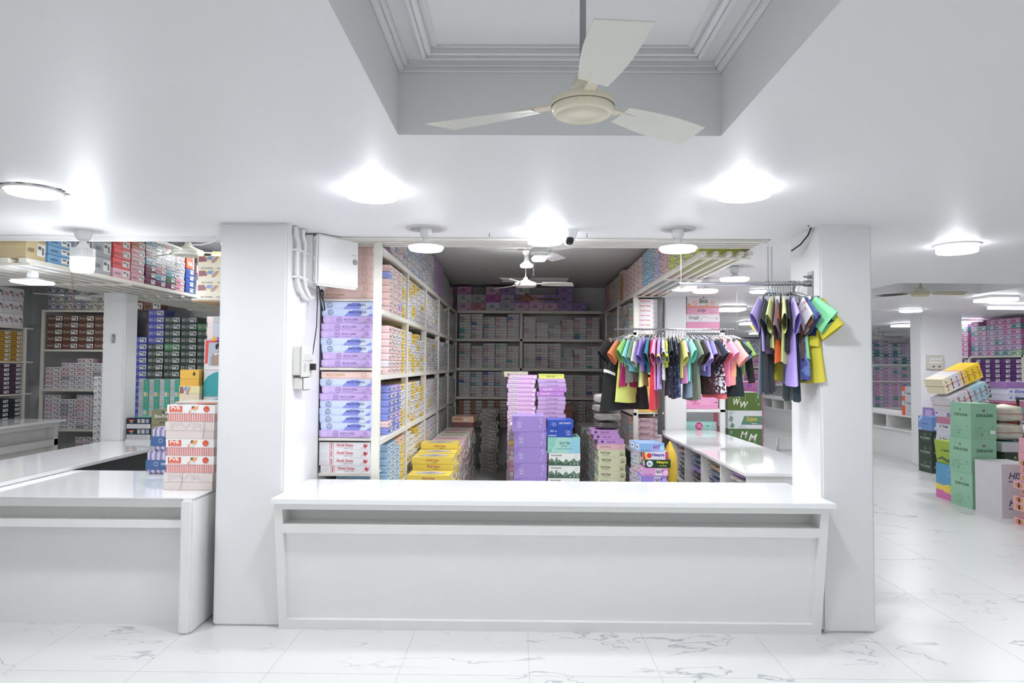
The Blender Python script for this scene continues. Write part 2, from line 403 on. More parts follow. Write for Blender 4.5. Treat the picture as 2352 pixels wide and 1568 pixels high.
# bay lamps
def bare(x, y, z, r, label, p=13, wire=True):
    t = thing('hanging_lamp', label, 'light', (x, y, z))
    MB().lathe([(.014, .1), (.02, .06), (.03, .03), (r, 0), (r, -.01), (r * .9, -.022), (.0001, -.028)], n=28, m=0).build('diffuser', LED, t)
    MB().lathe([(.0001, .105), (.02, .1), (.022, .06), (.03, .032)], n=16).build('lamp_holder', PLASTIC, t)
    if wire: MB().cyl((0, 0, .1), (0, 0, ZH - z), .003, n=6).build('wire', CABLEW, t)
    area(x, y, z - .04, r * 2, p)
bare(.165, 5.6, 2.38, .06, 'small lit disc bulb below the first fan of the middle bay')
bare(.08, 6.8, 2.50, .065, 'second lit disc bulb hanging over the middle aisle')
bare(-2.18, 5.1, 2.40, .06, 'small lit disc bulb in the left bay beside the column')
# hall panels
def panel(x, y, sx, sy, label, z=ZC):
    t = thing('ceiling_light', label, 'light', (x, y, z))
    MB().box(-sx / 2, sx / 2, -sy / 2, sy / 2, -.06, -.03).build('diffuser', LED, t)
    MB().box(-sx / 2 - .01, sx / 2 + .01, -sy / 2 - .01, sy / 2 + .01, -.03, 0).build('rim', PLASTIC, t)
panel(5.4, 7.75, .3, .3, 'bright square lamp near the ceiling tray of the right hall')
panel(2.9, 9.3, .3, .3, 'bright square lamp nearest behind the clothes rail')
panel(4.2, 12.3, .34, .34, 'bright square lamp above the pink rack, middle distance')
panel(5.6, 15.8, .4, .4, 'bright square lamp farthest back above the pink rack')
panel(7.1, 12.6, .32, .32, 'bright lamp left of the grey hall column')
panel(7.6, 11.6, .3, .3, 'bright lamp right of the grey hall column')
t = thing('tube_light', 'long lit tube light on the right hall ceiling', 'light', (6.0, 8.75, 2.27))
MB().cyl((0, 0, 0), (1.5, 0, .0), .018, n=12).build('tube', LED, t); MB().box(-.02, 1.52, -.02, .02, .02, .046).build('batten', PLASTIC, t)

# ---------------------------------------------------------------- fans
def fan(x, y, zc, z, R, a0, label, body=(236, 228, 205), blade=(226, 226, 218), hub_r=.115, canopy=True, twist=.22, name='ceiling_fan'):
    mb_, ml = mat('fan_body_%d_%d_%d' % body, body, .25, var=0.01), mat('fan_blade_%d_%d_%d' % blade, blade, .35, var=.01)
    t = thing(name, label, 'fan', (x, y, z))
    MB().cyl((0, 0, .05), (0, 0, zc - z), .0085, n=12).build('rod', STEEL, t)
    MB().lathe([(.0001, .075), (.02, .07), (.028, .045), (hub_r * .6, .024), (hub_r * .95, .01), (hub_r, .0), (hub_r * .98, -.009)], n=36).build('motor_housing', mb_, t)
    MB().lathe([(hub_r * .95, -.009), (hub_r * .98, -.013), (hub_r * .9, -.026), (hub_r * .8, -.031), (hub_r * .78, -.029), (hub_r * .4, -.035), (.0001, -.037)], n=36).build('bottom_cap', mb_, t)
    for k in range(3):
        a = a0 + k * 2 * PI / 3
        m = MB(); n = 8
        top = []
        for i in range(n + 1):
            f = i / n; r = hub_r + .05 + (R - hub_r - .05) * f
            wd = (.042 + .024 * math.sin(min(1, f * 1.5) * PI / 2)) * R / .6 * 1.25
            tw = -twist * (1 - .4 * f)
            top.append(((r - (.07 * R if i == n else 0), -wd * math.cos(tw), -wd * math.sin(tw)), (r, wd * .9 * math.cos(tw), wd * .9 * math.sin(tw))))
        vs = []
        for p, q in top: vs += [p, q, (p[0], p[1], p[2] + .003), (q[0], q[1], q[2] + .003)]
        fs = []
        for i in range(n):
            b = i * 4; c = b + 4
            fs += [(b, c, c + 1, b + 1), (b + 2, b + 3, c + 3, c + 2), (b, b + 2, c + 2, c), (b + 1, c + 1, c + 3, b + 3)]
        fs += [(0, 1, 3, 2), (n * 4, n * 4 + 2, n * 4 + 3, n * 4 + 1)]
        Rz = Matrix.Rotation(a, 4, 'Z')
        m.add([Rz @ Vector(v) for v in vs], fs)
        bl = m.build('blade', ml, t)
        MB().box(hub_r * .8, hub_r + .10, -.014, .014, .002, .008, T=Rz).build('bracket', mb_, bl)
    if canopy: MB().lathe([(.012, 0), (.03, .02), (.045, .055)], c=(0, 0, zc - z - .055), n=20).build('canopy', mb_, t)
    return t
fan(.165, 1.77, 2.57, 2.185, .45, math.radians(-84), 'cream ceiling fan hanging in the big ceiling tray', hub_r=.085)
fan(.17, 5.35, ZH, 2.40, .52, math.radians(190), 'white ceiling fan just behind the drum light, first over the aisle', body=(238, 238, 236), blade=(236, 236, 236), hub_r=.085)
fan(.075, 7.1, ZH, 2.345, .52, math.radians(5), 'white ceiling fan on a long rod, second over the aisle', body=(240, 238, 230), blade=(230, 228, 218), hub_r=.12)
fan(.11, 9.2, ZH, 2.40, .5, math.radians(20), 'brown and cream ceiling fan at the back of the middle bay', body=(150, 95, 65), blade=(105, 92, 85), hub_r=.1)
fan(-2.42, 4.95, ZH, 2.31, .5, math.radians(150), 'cream white ceiling fan in the left bay', body=(236, 236, 226), blade=(222, 222, 214), hub_r=.11)
fan(-4.95, 7.7, ZH, 2.24, .5, math.radians(-10), 'small white fan above the far left counter', body=(236, 236, 236), blade=(215, 215, 212), hub_r=.09)
fan(4.32, 7.35, 2.5, 2.30, .5, math.radians(0), 'beige ceiling fan in the tray of the right hall', body=(200, 192, 165), blade=(150, 145, 130), hub_r=.09)
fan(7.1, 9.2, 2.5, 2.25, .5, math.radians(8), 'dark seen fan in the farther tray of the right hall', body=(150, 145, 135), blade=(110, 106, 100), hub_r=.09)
fan(8.2, 15.4, ZC, 2.05, .6, math.radians(5), 'grey fan beyond the grey hall column', body=(190, 188, 182), blade=(130, 128, 122), hub_r=.11)
fan(7.3, 13.9, ZC, 2.12, .6, math.radians(12), 'grey fan nearest behind the bright hall lamp', body=(190, 188, 182), blade=(130, 128, 122), hub_r=.11)

t = thing('tube_light', 'unlit tube batten on the shaded ceiling at the back of the middle bay', 'light', (-.24, 9.3, ZH))
MB().box(0, .92, -.02, .02, -.03, 0).build('batten', PLASTIC, t); MB().cyl((.02, 0, -.045), (.90, 0, -.045), .013, n=10).build('tube', PLASTIC, t)
# ---------------------------------------------------------------- boxes: kit
def card(col, rough=.32): return mat('printed_card_%d_%d_%d' % tuple(col), col, rough, var=.02, scale=6)
INK = {}
def ink(col): return mat('print_ink_%d_%d_%d' % tuple(col), col, .4, var=0)
_mesh = {}
def face_frame(f, w, d, h, off):
    if f == 'F': return Vector((-w / 2, -d / 2 - off, 0)), X_ * w, Z_ * h, -Y_
    if f == 'R': return Vector((w / 2 + off, -d / 2, 0)), Y_ * d, Z_ * h, X_
    if f == 'L': return Vector((-w / 2 - off, d / 2, 0)), -Y_ * d, Z_ * h, -X_
    return Vector((-w / 2, -d / 2, h + off)), X_ * w, Y_ * d, Z_
def design(key, w, d, h, col, lid=None, prints=None, lidfrac=.5, over=.0025):
    """meshes of one kind of box: body, optional lid, optional print"""
    if key in _mesh: return _mesh[key]
    r = {'dims': (w, d, h)}
    mb = MB(); basem = card(col)
    if lid:
        lw, ld = w / 2, d / 2
        r['body'] = MB().box(-lw + over, lw - over, -ld + over, ld - over, 0, h - .004).mesh('body', card(col))
        mb.box(-lw, lw, -ld, ld, h * (1 - lidfrac), h - .0005); basem = card(lid)
    else:
        mb.box(-w / 2, w / 2, -d / 2, d / 2, 0, h - .0008)
    cols = []
    if prints:
        def mi(c):
            c = tuple(c)
            if c not in cols: cols.append(c)
            return cols.index(c) + 1
        k = 0
        for it in prints:
            f, kind = it[0], it[1]; k += 1
            O, U, V, N = face_frame(f, w, d, h, .0006 + .0002 * k)
            if kind == 'r': _, _, a, b, c, e, cc = it; mb.rect(O + U * a + V * b, U * (c - a), V * (e - b), mi(cc))
            elif kind == 'p': mb.poly([O + U * a + V * b for a, b in it[2]], mi(it[3]))
            elif kind == 'd':
                _, _, a, b, rr, cc = it; mb.disc(O + U * a + V * b, U.normalized() * rr, V.normalized() * rr, mi(cc))
            elif kind == 'o':      # ring
                _, _, a, b, rr, cc = it; n = 20; c0 = O + U * a + V * b
                un, vn = U.normalized(), V.normalized(); vs = []
                for q in (rr, rr * .86): vs += [c0 + un * q * math.cos(2 * PI * i / n) + vn * q * math.sin(2 * PI * i / n) for i in range(n)]
                mb.add(vs, [(i, (i + 1) % n, n + (i + 1) % n, n + i) for i in range(n)], mi(cc))
            elif kind == 't':
                s, a, b, c, e, cc = it[2:8]; sh = it[8] if len(it) > 8 else 0; bo = it[9] if len(it) > 9 else .01
                mb.text(s, O + U * a + V * b, U, V, U.length * (c - a), V.length * (e - b), mi(cc), sh, bo)
    me = mb.mesh('printed_box', [basem] + [ink(c) for c in cols])
    r['lid' if lid else 'body'] = me
    _mesh[key] = r
    return r
NB = [0]
def put(ds, label, x, y, z, rz=0.0, group=None, name='garment_box', cat='box', rx=0.0, ry=0.0):
    o = link(name, ds['body'], None, (x, y, z)); o.rotation_euler = (rx, ry, rz)
    tag(o, label, cat, group); NB[0] += 1
    if 'lid' in ds: link('lid', ds['lid'], o)
    return o

MARK = ink((95, 95, 105)); LAB = mat('paper_sticker', (228, 228, 226), .45, var=0)
def endbox(col, w, d, h, style=0, lidc=None, txt=None, tcol=(240, 240, 240)):
    """a rack box seen end on: lid line, sticker with small marks"""
    k = ('e', tuple(col), w, d, h, style, lidc, txt)
    if k in _mesh: return _mesh[k]
    mb = MB()
    mb.box(-w / 2 + .002, w / 2 - .002, -d / 2 + .002, d / 2, 0, h * .5, 0)
    mb.box(-w / 2, w / 2, -d / 2, d / 2, h * .5, h - .0035, 3)
    y = -d / 2 - .0008
    sw, sh = {3: (.3 * w, .6 * h), 4: (.55 * w, .72 * h)}.get(style, (.42 * w, .62 * h))
    sx = {0: w * .04, 1: -w * .46, 2: w * .05, 3: w * .16, 4: -w * .06}[style]; sz = .16 * h if style == 4 else .22 * h
    mb.rect((sx, y, sz), X_ * sw, Z_ * sh, 1)
    if style == 4: mb.rect((sx + sw * .1, y - .0005, sz + sh * .35), X_ * sw * .5, Z_ * sh * .2, 2); mb.rect((sx + sw * .8, y - .0005, sz + sh * .2), X_ * sw * .12, Z_ * sh * .6, 2)
    else: mb.rect((sx + sw * .12, y - .0005, sz + sh * .55), X_ * sw * .4, Z_ * sh * .28, 2)
    if style != 4: mb.rect((sx + sw * .62, y - .0005, sz + sh * .15), X_ * sw * .22, Z_ * sh * .6, 2)
    if txt: mb.text(txt, (-w * .44, y, h * .3), X_, Z_, w * .42, h * .42, 4, .15)
    elif style in (0, 3): mb.rect((-w * .4, y, h * .35), X_ * w * .3, Z_ * h * .22, 4)
    me = mb.mesh('rack_box', [card(col), LAB, MARK, card(lidc or tuple(min(255, int(c * 1.04)) for c in col)), ink(tcol) if txt else ink(tuple(int(c * .72) for c in col))])
    _mesh[k] = me
    return me

CAP = 300
groups = {}; CAPS = {}
STUFF = {}
NAMES = {}
def rackbox(me, colname, pos, rz, where, r, c, group, kindword='box'):
    """one box of a rack as an object of its own; past the cap the rest of that rack becomes one object"""
    n = groups.get(group, 0); groups[group] = n + 1
    if n < CAPS.get(group, CAP):
        o = link(NAMES.get(group, 'garment_box'), me, None, pos, rz)
        tag(o, '%s %s, %s from top, %s stack, %s' % (colname, kindword, ORD[r], ORD[c], where), 'box', group)
        return o
    sb = STUFF.setdefault(group, MB()); mats = STUFF.setdefault(group + '#', [])
    M = Matrix.Translation(Vector(pos)) @ Matrix.Rotation(rz, 4, 'Z')
    idx = []
    for m in me.materials:
        if m not in mats: mats.append(m)
        idx.append(mats.index(m))
    n0 = len(sb.v); sb.v += [tuple(M @ v.co) for v in me.vertices]
    for p in me.polygons: sb.f.append(tuple(i + n0 for i in p.vertices)); sb.m.append(idx[p.material_index]); sb.sm.append(False)

def fill(O, U, N, u0, u1, z0, z1, ncol, h, d, pal, where, group, rows=None, gap=.004, style=0, jit=.006, txt=None, inset=.01, kindword='box', drop=0, tcol=(240, 240, 240)):
    """stacks of boxes standing on one shelf: pal(col,row,rnd) -> (name, colour)"""
    O, U, N = Vector(O), Vector(U), Vector(N)
    w = (u1 - u0) / ncol - gap
    rz = math.atan2(N.x, -N.y)
    nmax = int((z1 - z0 - .004) / h)
    for c in range(ncol):
        n = nmax if rows is None else (rows[c] if isinstance(rows, (list, tuple)) else rows)
        n = min(n, nmax) - (rnd.choice((0, 0, 0, 1)) if drop else 0)
        for r in range(n):
            cn, col = pal(c, r)[:2]
            me = endbox(col, round(w, 3), d, h, style, txt=txt, tcol=tcol)
            q = O + U * (u0 + (c + .5) * (u1 - u0) / ncol + rnd.uniform(-jit, jit) * .3) - N * (d / 2 + inset + rnd.uniform(0, jit))
            q.z = z0 + .001 + r * h
            rackbox(me, cn, q, rz + rnd.uniform(-.012, .012), where, n - 1 - r, c, group, kindword)

def pick(items):   # weighted palette
    tot = sum(i[2] for i in items)
    def f(c, r):
        x = rnd.random() * tot
        for n, col, wt in items:
            x -= wt
            if x <= 0: return n, col
        return items[-1][:2]
    return f
def rackparts(name, label, uprights, boards, back=None, m=CREAM):
    t = thing(name, label, 'shelving', (0, 0, 0))
    for b in uprights: MB().box(*b).build('upright', m, t, bevel=.003)
    for b in boards: MB().box(*b).build('shelf', m, t, bevel=.003)
    if back: MB().box(*back).build('back_panel', m, t)
    return t

PK, LP, BL, YE, WH, GY = ('pale pink', (240, 208, 203)), ('lilac', (190, 165, 228)), ('blue', (120, 135, 215)), ('yellow', (232, 200, 90)), ('white', (226, 224, 224)), ('light grey', (200, 200, 198))
CAPS.update({'garment boxes piled on top of the left rack': 100, 'flat garment boxes in the back rack': 300, 'garment boxes in the right rack of the middle bay': 120})
NAMES.update({'garment boxes piled on top of the left rack': 'shirt_box', 'flat garment boxes in the back rack': 'flat_box', 'brown boxes low in the back rack': 'brown_box', 'grey boxes low in the back rack': 'grey_box',
 'garment boxes in the right rack of the middle bay': 'side_rack_box', 'garment boxes on the right loft': 'loft_box'})
# ---------------------------------------------------------------- left rack of the middle bay
UY = [4.46 + 1.115 * k for k in range(6)]
LX = -.905
ZS = [.165, .585, 1.0, 1.43, 1.865, 2.28]
rackparts('shelving', 'cream slotted rack of box bays along the left side of the middle bay',
          [(LX - .05, LX, y, y + .05, 0, 2.305 if k == 0 else 2.27) for k, y in enumerate(UY)],
          [(LX - .035, LX + .002, UY[0] + .05, 10.0, z - .035, z) for z in ZS] + [(-1.34, LX - .037, 4.835, 10.0, z - .02, z - .002) for z in ZS])
O = (LX, 0, 0); U = (0, 1, 0); N = (1, 0, 0); G = 'garment boxes in the left rack of the middle bay'
p_pink = pick([(*PK, 8), (*LP, 2), ('blue', (150, 165, 228), .7)]); p_pinkw = pick([(*PK, 6), (*WH, 1)])
p_blue = pick([('blue', (140, 150, 215), 5), (*LP, 3), (*PK, 1)]); p_lb = pick([('light blue', (160, 195, 225), 6), ('peach', (238, 190, 165), 1)])
p_yw = pick([(*YE, 4), (*WH, 6)]); p_y = pick([(*YE, 6), ('peach', (238, 190, 165), 1)]); p_w = pick([(*WH, 6), ('light grey', (205, 206, 210), 4), ('yellow', (228, 206, 120), .8), ('pink', (226, 190, 196), .6)])
p_g = pick([(*GY, 5), ('grey green', (178, 190, 182), 2), ('grey pink', (205, 185, 188), 1), ('grey blue', (178, 186, 200), 1)])
lev = ['lowest shelf', 'second shelf up', 'third shelf up', 'middle shelf', 'upper shelf']
near1 = {4: (p_pink, p_yw), 3: (p_pinkw, p_y), 2: (p_blue, p_yw), 1: (p_lb, p_y), 0: (p_lb, p_y)}
for b in range(5):
    ya, yb = UY[b] + (.38 if b == 0 else .06), UY[b + 1] - .01
    for L in (4, 3, 2, 1, 0):
        if L == 0 and b == 0: continue
        z0 = ZS[L]; z1 = ZS[L + 1] - .04
        where = '%s, %s, left rack' % (('nearest bay', 'second bay', 'third bay', 'fourth bay', 'farthest bay')[b], ('low', 'waist', 'mid', 'upper', 'top')[L] + ' shelf')
        if b == 0:
            f1, f2 = near1[L]
            fill(O, U, N, ya, yb, z0, z1, 4, .0495, .36, (lambda f1, f2: lambda c, r: f2(c, r) if c == 3 else f1(c, r))(f1, f2), where, G)
        else:
            fill(O, U, N, ya, yb, z0, z1, 4, .0495, .36, p_yw if b == 1 else (p_w if b == 2 else p_g), where, G, drop=1)
# top of the rack
G2 = 'garment boxes piled on top of the left rack'
for k, (ya, yb, nc, rows, pl) in enumerate(((4.86, 5.6, 4, 6, pick([(*WH, 4), ('mauve', (190, 170, 195), 1), (*PK, 1)])), (5.62, 6.5, 4, 7, pick([('pale blue', (185, 200, 225), 3), (*WH, 3)])),
                     (6.52, 7.4, 4, 7, pick([(*WH, 3), ('light grey', (200, 200, 205), 3)])), (7.42, 8.3, 4, 7, pick([('mauve', (196, 150, 200), 5), ('lilac', (180, 160, 205), 1)])),
                     (8.32, 9.0, 3, 6, pick([('grey green', (180, 190, 185), 3), ('light grey', (200, 200, 198), 1)])), (9.02, 9.5, 2, 5, pick([('dusty pink', (205, 160, 175), 3)])))):
    fill(O, U, N, ya, yb, 2.281, 2.685, nc, .055, .36, pl, '%s section atop left rack' % ORD[k], G2, rows=rows)

# the end stack facing the hall, every box with its lid and print
INKB, GOLD, PUR = (40, 50, 120), (200, 160, 90), (120, 90, 170)
bw, bd, bh = .345, .20, .0495
d_blue = design('rr_blue', bw, bd, bh, (202, 214, 246), (206, 218, 248), [
    ('F', 'p', [(.44, .03), (.50, .5), (.62, .86), (.76, .86), (.80, .4), (.82, .03)], (142, 150, 230)), ('F', 'p', [(.9, .03), (1, .5), (1, .03)], (138, 146, 228)), ('F', 'p', [(.76, .03), (.84, .9), (.95, .9), (.9, .03)], (222, 232, 252)),
    ('F', 't', 'RICH RANG', .53, .42, .88, .74, INKB, 0, .02), ('F', 'r', .58, .26, .82, .30, (110, 120, 180)),
    ('F', 'o', .17, .52, .019, (60, 70, 110)), ('F', 't', 'ROZZ', .135, .34, .205, .52, (60, 70, 110)), ('F', 't', 'R', .16, .6, .18, .8, (60, 70, 110)),
    ('R', 'r', .3, .2, .65, .75, (235, 235, 240)), ('R', 'p', [(.7, 0), (.8, .9), (1, .9), (1, 0)], (142, 150, 230))], .78)
d_lil = design('rg_lilac', bw, bd, bh, (200, 174, 230), (208, 182, 236), [
    ('F', 'd', .08, .48, .022, (216, 192, 242)), ('F', 'o', .32, .52, .019, (100, 80, 140)), ('F', 't', 'RG', .295, .38, .35, .68, (90, 70, 130), .2),
    ('F', 't', 'RICH GIRL', .41, .42, .70, .70, (105, 90, 150), .25), ('F', 'r', .41, .26, .62, .30, (150, 120, 185)),
    ('F', 'p', [(.80, .1), (.83, .45), (.86, .1)], (180, 160, 185)), ('F', 'p', [(.78, .3), (.83, .35), (.88, .5), (.83, .25)], (180, 165, 180)), ('F', 'p', [(.84, .6), (.92, .88), (.97, .4), (.9, .3)], (184, 150, 216)),
    ('R', 'r', .35, .2, .7, .75, (235, 232, 238))], .8)
d_pink = design('rr_pink', bw, bd, bh, (240, 204, 198), (243, 212, 206), [
    ('F', 't', 'RICH RANG', .1, .40, .46, .72, GOLD, 0, .02), ('F', 'r', .16, .25, .38, .29, (215, 180, 150)), ('F', 'o', .84, .50, .018, (205, 165, 130)), ('F', 't', 'ROZZ', .805, .34, .875, .50, (205, 165, 130)),
    ('R', 'r', .15, .15, .8, .8, (240, 238, 240)), ('R', 'r', .5, .3, .7, .6, (120, 120, 150))], .8)
RED = (205, 50, 70)
d_wc = design('wc_white', bw, bd, .0515, (238, 236, 240), (240, 238, 242), [
    ('F', 'r', .20, .0, .207, 1, RED), ('F', 'r', .27, 0, .277, 1, RED), ('F', 'r', .225, .1, .25, .9, (220, 120, 130)),
    ('F', 't', 'World Choice', .34, .44, .66, .84, RED, .15, .02), ('F', 'r', .30, .36, .66, .375, (130, 120, 130)), ('F', 't', 'GIRLS TOP', .48, .16, .66, .28, (130, 130, 140)),
    ('F', 'p', [(.80, .1), (.86, .5), (.95, .9), (.97, .9), (.88, .5), (.82, .1)], (226, 200, 196)), ('F', 'p', [(.86, .55), (.89, .85), (.92, .6), (.95, .7), (.94, .4), (.91, .45), (.93, .15), (.90, .35), (.87, .15), (.89, .45)], RED),
    ('R', 'r', .3, .2, .7, .7, (228, 190, 195)), ('F', 'p', [(.03, .2), (.16, .2), (.16, .8), (.03, .8)], (228, 226, 234))], .999)
sx, sy = -1.162, 4.632 + bd / 2
seq_low = [d_lil, d_blue, d_blue, d_blue, d_blue, d_lil, d_lil, d_blue, d_pink]          # bottom to top on the z=1.0 shelf
seq_mid = [d_lil, d_lil, d_blue, d_blue, d_lil, d_lil, d_lil, d_blue, d_blue]
nm = {id(d_blue): 'pale blue box lettered RICH RANG', id(d_lil): 'lilac box lettered RICH GIRL', id(d_pink): 'pink box lettered RICH RANG', id(d_wc): 'white box lettered World Choice'}
def endstack(seq, z, hh, place, rev=ORD):
    n = len(seq)
    for i, ds in enumerate(seq):
        put(ds, '%s, %s from top, end pile %s' % (nm[id(ds)], rev[n - 1 - i], place), sx + rnd.uniform(-.010, .008), sy + rnd.uniform(-.006, 0), z + i * hh, rnd.uniform(-.012, .012), 'printed boxes of the end stack behind the white cabinet', name='printed_box')
endstack([d_wc] * 4, .7625, .0518, 'under lowest board')
endstack(seq_low, 1.002, bh, 'under middle board')
endstack(seq_mid, 1.477, bh * 1.0, 'under top board')
endstack([d_pink] * 8, 1.9425, bh, 'behind the wall cabinet')
t = thing('shelving', 'short cream boards carrying the end stack next to the broad column', 'shelving')
for z in (.745, .982, 1.457, 1.925): MB().box(-1.34, -.96, 4.615, 4.615 + .215, z, z + .017).build('shelf', CREAM, t)

# ---------------------------------------------------------------- back rack of the middle bay
BY = 10.05
rackparts('shelving', 'cream rack across the back of the middle bay',
          [(.025, .065, BY - .03, BY + .02, 0, 2.28)],
          [(-.90, 1.24, BY - .03, BY + .36, z - .04, z) for z in (1.035, 1.455, 1.885, 2.30)])
def pbk(*w): return pick([('grey white', (190, 186, 184), w[0]), ('teal', (70, 145, 150), w[1]), ('mauve', (165, 140, 170), w[2]), ('dusty pink', (185, 150, 155), w[3]), ('dull green', (140, 165, 145), w[4]), ('navy', (60, 85, 150), w[5])])
G3 = 'flat garment boxes in the back rack'
O = (0, BY, 0); U = (1, 0, 0); N = (0, -1, 0)
for L, (z, zt) in enumerate(((1.885, 2.26), (1.455, 1.845), (1.035, 1.415))):
    fill(O, U, N, -.87, .02, z, zt, 5, .0405, .3, pbk(5, 1.5, 2 if L == 0 else .7, 2, 1, .7), '%s back shelf, left half' % ('upper', 'middle', 'lower')[L], G3, style=4, drop=1)
    rows = [[8, 6, 5, 7, 8, 8], [9, 9, 9, 4, 7, 8], [8, 8, 8, 8, 8, 8]][L]
    fill(O, U, N, .08, 1.2, z, zt, 6, .0405, .3, pbk(6, .6, 1, 2, 1, .3), '%s back shelf, right half' % ('upper', 'middle', 'lower')[L], G3, rows=rows, style=4)
fill(O, U, N, -.87, .02, .58, 1.0, 5, .05, .3, pick([('brown', (150, 112, 92), 1)]), 'under the lowest back shelf', 'brown boxes low in the back rack', style=4)
fill(O, U, N, .2, 1.2, .58, 1.0, 5, .05, .3, pick([('grey', (165, 162, 158), 3), ('dusty pink', (170, 135, 145), 1)]), 'low right of back rack', 'grey boxes low in the back rack')
# larger cartons on top of it
G4 = 'larger garment cartons on top of the back rack'
cw = .213
def carton_back(col, name, x, z, r, c, hh=.118):
    ds = design(('bk', col, hh), cw - .004, .3, hh, col, prints=[('F', 'r', .25, .42, .6, .56, tuple(int(q * .55) for q in col)), ('F', 'p', [(.42, .6), (.36, .72), (.42, .85), (.48, .72)], tuple(int(q * .65) for q in col)), ('F', 'r', .72, .1, .9, .2, (60, 60, 70)), ('F', 'o', .8, .55, .015, (215, 210, 220))])
    put(ds, '%s carton, %s layer up, %s stack on top of the back rack' % (name, ORD[r], ORD[c]), x, BY + .15, z, rnd.uniform(-.01, .01), G4, name='carton')
lay = [[('pink', (205, 165, 192)), ('silver', (200, 200, 205)), ('mauve', (196, 130, 185))], [('brick pink', (180, 120, 135)), ('grey green', (160, 170, 168))], [('silver', (190, 195, 202)), ('magenta', (170, 80, 160)), ('dusty pink', (190, 160, 175)), ][:3],
       [('grey', (165, 160, 175)), ('grey', (172, 165, 180)), ('violet', (150, 125, 185))], [('pink', (205, 165, 192)), ('violet', (130, 105, 170)), ('silver', (185, 190, 200))], [('pink', (205, 165, 192)), ('pink', (205, 165, 195))],
       [('pink', (205, 165, 192)), ('violet', (150, 125, 185))], [('violet', (150, 125, 185))] * 3, [('violet', (140, 115, 175))]]
for c, col in enumerate(lay):
    for r, (n_, cc) in enumerate(col): carton_back(cc, n_, -.80 + .213 * c, 2.301 + r * .1185, r, c)

# ---------------------------------------------------------------- right rack of the middle bay and the boxes on its loft
RX = 1.245
RY = [7.36, 8.55, 9.73]
d_wc2 = design('wc2', .27, .26, .0515, (225, 222, 228), (240, 238, 242), [('F', 't', 'World Choice', .08, .4, .52, .8, (190, 40, 60), .15, .03), ('F', 'r', .08, .25, .3, .29, (150, 150, 160))], .8)
d_yel = design('yel', .27, .26, .075, (222, 180, 90), (228, 188, 100), [('F', 't', 'Choice', .55, .4, .85, .75, (60, 60, 90), .2, .03)], .55)
d_pnk2 = design('dol', .27, .26, .07, (200, 165, 175), (214, 182, 190), [('F', 't', 'DOLLCY', .1, .4, .5, .75, (90, 60, 80), 0, .02), ('F', 'r', .7, .2, .95, .8, (230, 225, 228))], .55)
rr = rackparts('shelving', 'cream slotted rack along the right side of the middle bay',
          [(RX, RX + .05, y, y + .05, 0, 2.24) for y in RY],
          [(RX, RX + .035, 7.36, 10.0, z - .035, z) for z in ZS[:5]] + [(RX + .037, 1.58, 7.41, 10.0, z - .02, z - .002) for z in ZS[:5]], back=(1.585, 1.6, 7.99, 10.4, 0, 2.24))
O = (RX, 0, 0); U = (0, 1, 0); N = (-1, 0, 0); G5 = 'garment boxes in the right rack of the middle bay'
for b in range(2):
    for L in (4, 3, 2, 1):
        where = '%s, %s, right rack' % (('nearer bay', 'farther bay')[b], ('low', 'waist', 'mid', 'upper', 'top')[L] + ' shelf')
        fill(O, U, N, RY[b] + (.36 if b == 0 else .06), RY[b + 1] - .01, ZS[L], (ZS[L + 1] if L < 4 else 2.26) - .04, 5, .0495, .30, pick([('dusty pink', (205, 165, 160), 3), ('grey blue', (165, 178, 195), 2), (*GY, 3), ('grey green', (170, 180, 172), 2)]), where, G5)
for L, ds, n, nm2 in ((4, d_wc2, 7, 'white'), (3, d_wc2, 6, 'white'), (2, d_yel, 5, 'golden yellow'), (1, d_pnk2, 5, 'dusty pink')):
    for i in range(n):
        hh = ds['dims'][2]
        put(ds, '%s box, %s from top, near end of right rack, %s shelf' % (nm2, ORD[n - 1 - i], ('low', 'waist', 'mid', 'upper', 'top')[L]), 1.435 + rnd.uniform(-.004, .004), 7.42 + .15, ZS[L] + .001 + i * hh, rnd.uniform(-.01, .01), 'boxes at the near end of the right rack', name='printed_box')
MB().box(1.50, 1.545, 7.32, 7.355, 0.77, 2.24).build('post', mat('dark_painted_steel', (70, 70, 72), .5), rr)['label'] = 'dark steel post'
# loft on the right: rails with gaps, boxes on it
t = thing('loft_shelf', 'slatted cream loft with boxes on it, right of the middle bay ceiling opening', 'shelving')
for k, x in enumerate((1.245, 1.33, 1.42, 1.5, 1.56)): MB().box(x, x + .032, 4.63, 10.0, 2.255, 2.282).build('rail', CREAM, t)
for y in (4.7, 5.9, 7.38, 8.6, 9.7): MB().box(1.245, 1.6, y, y + .03, 2.243, 2.255).build('cross_bar', CREAM, t)
G6 = 'garment boxes on the right loft'
seg = [(4.75, 5.75, 4, 6, .058, ('lime green', (205, 215, 110))), (5.77, 6.05, 1, 6, .058, ('pink', (238, 190, 200))), (6.07, 6.35, 1, 6, .058, ('lilac', (195, 190, 225))), (6.37, 6.95, 2, 6, .058, ('light blue', (150, 195, 222))),
       (6.97, 8.2, 5, 6, .056, PK), (8.22, 8.5, 1, 7, .054, ('orange', (205, 150, 85))), (8.52, 9.45, 5, 7, .05, ('cream white', (215, 208, 195))), (9.47, 9.95, 2, 5, .07, ('rose', (215, 150, 170)))]
for k, (a_, b_, nc, rw, hh, c_) in enumerate(seg[::1]):
    fill(O, U, N, a_, b_, 2.2825, 2.68, nc, hh, .30, pick([(*c_, 9), ('pink', (236, 196, 198), 1)]), '%s section on right loft' % ORD[k], G6, rows=rw, style=1)
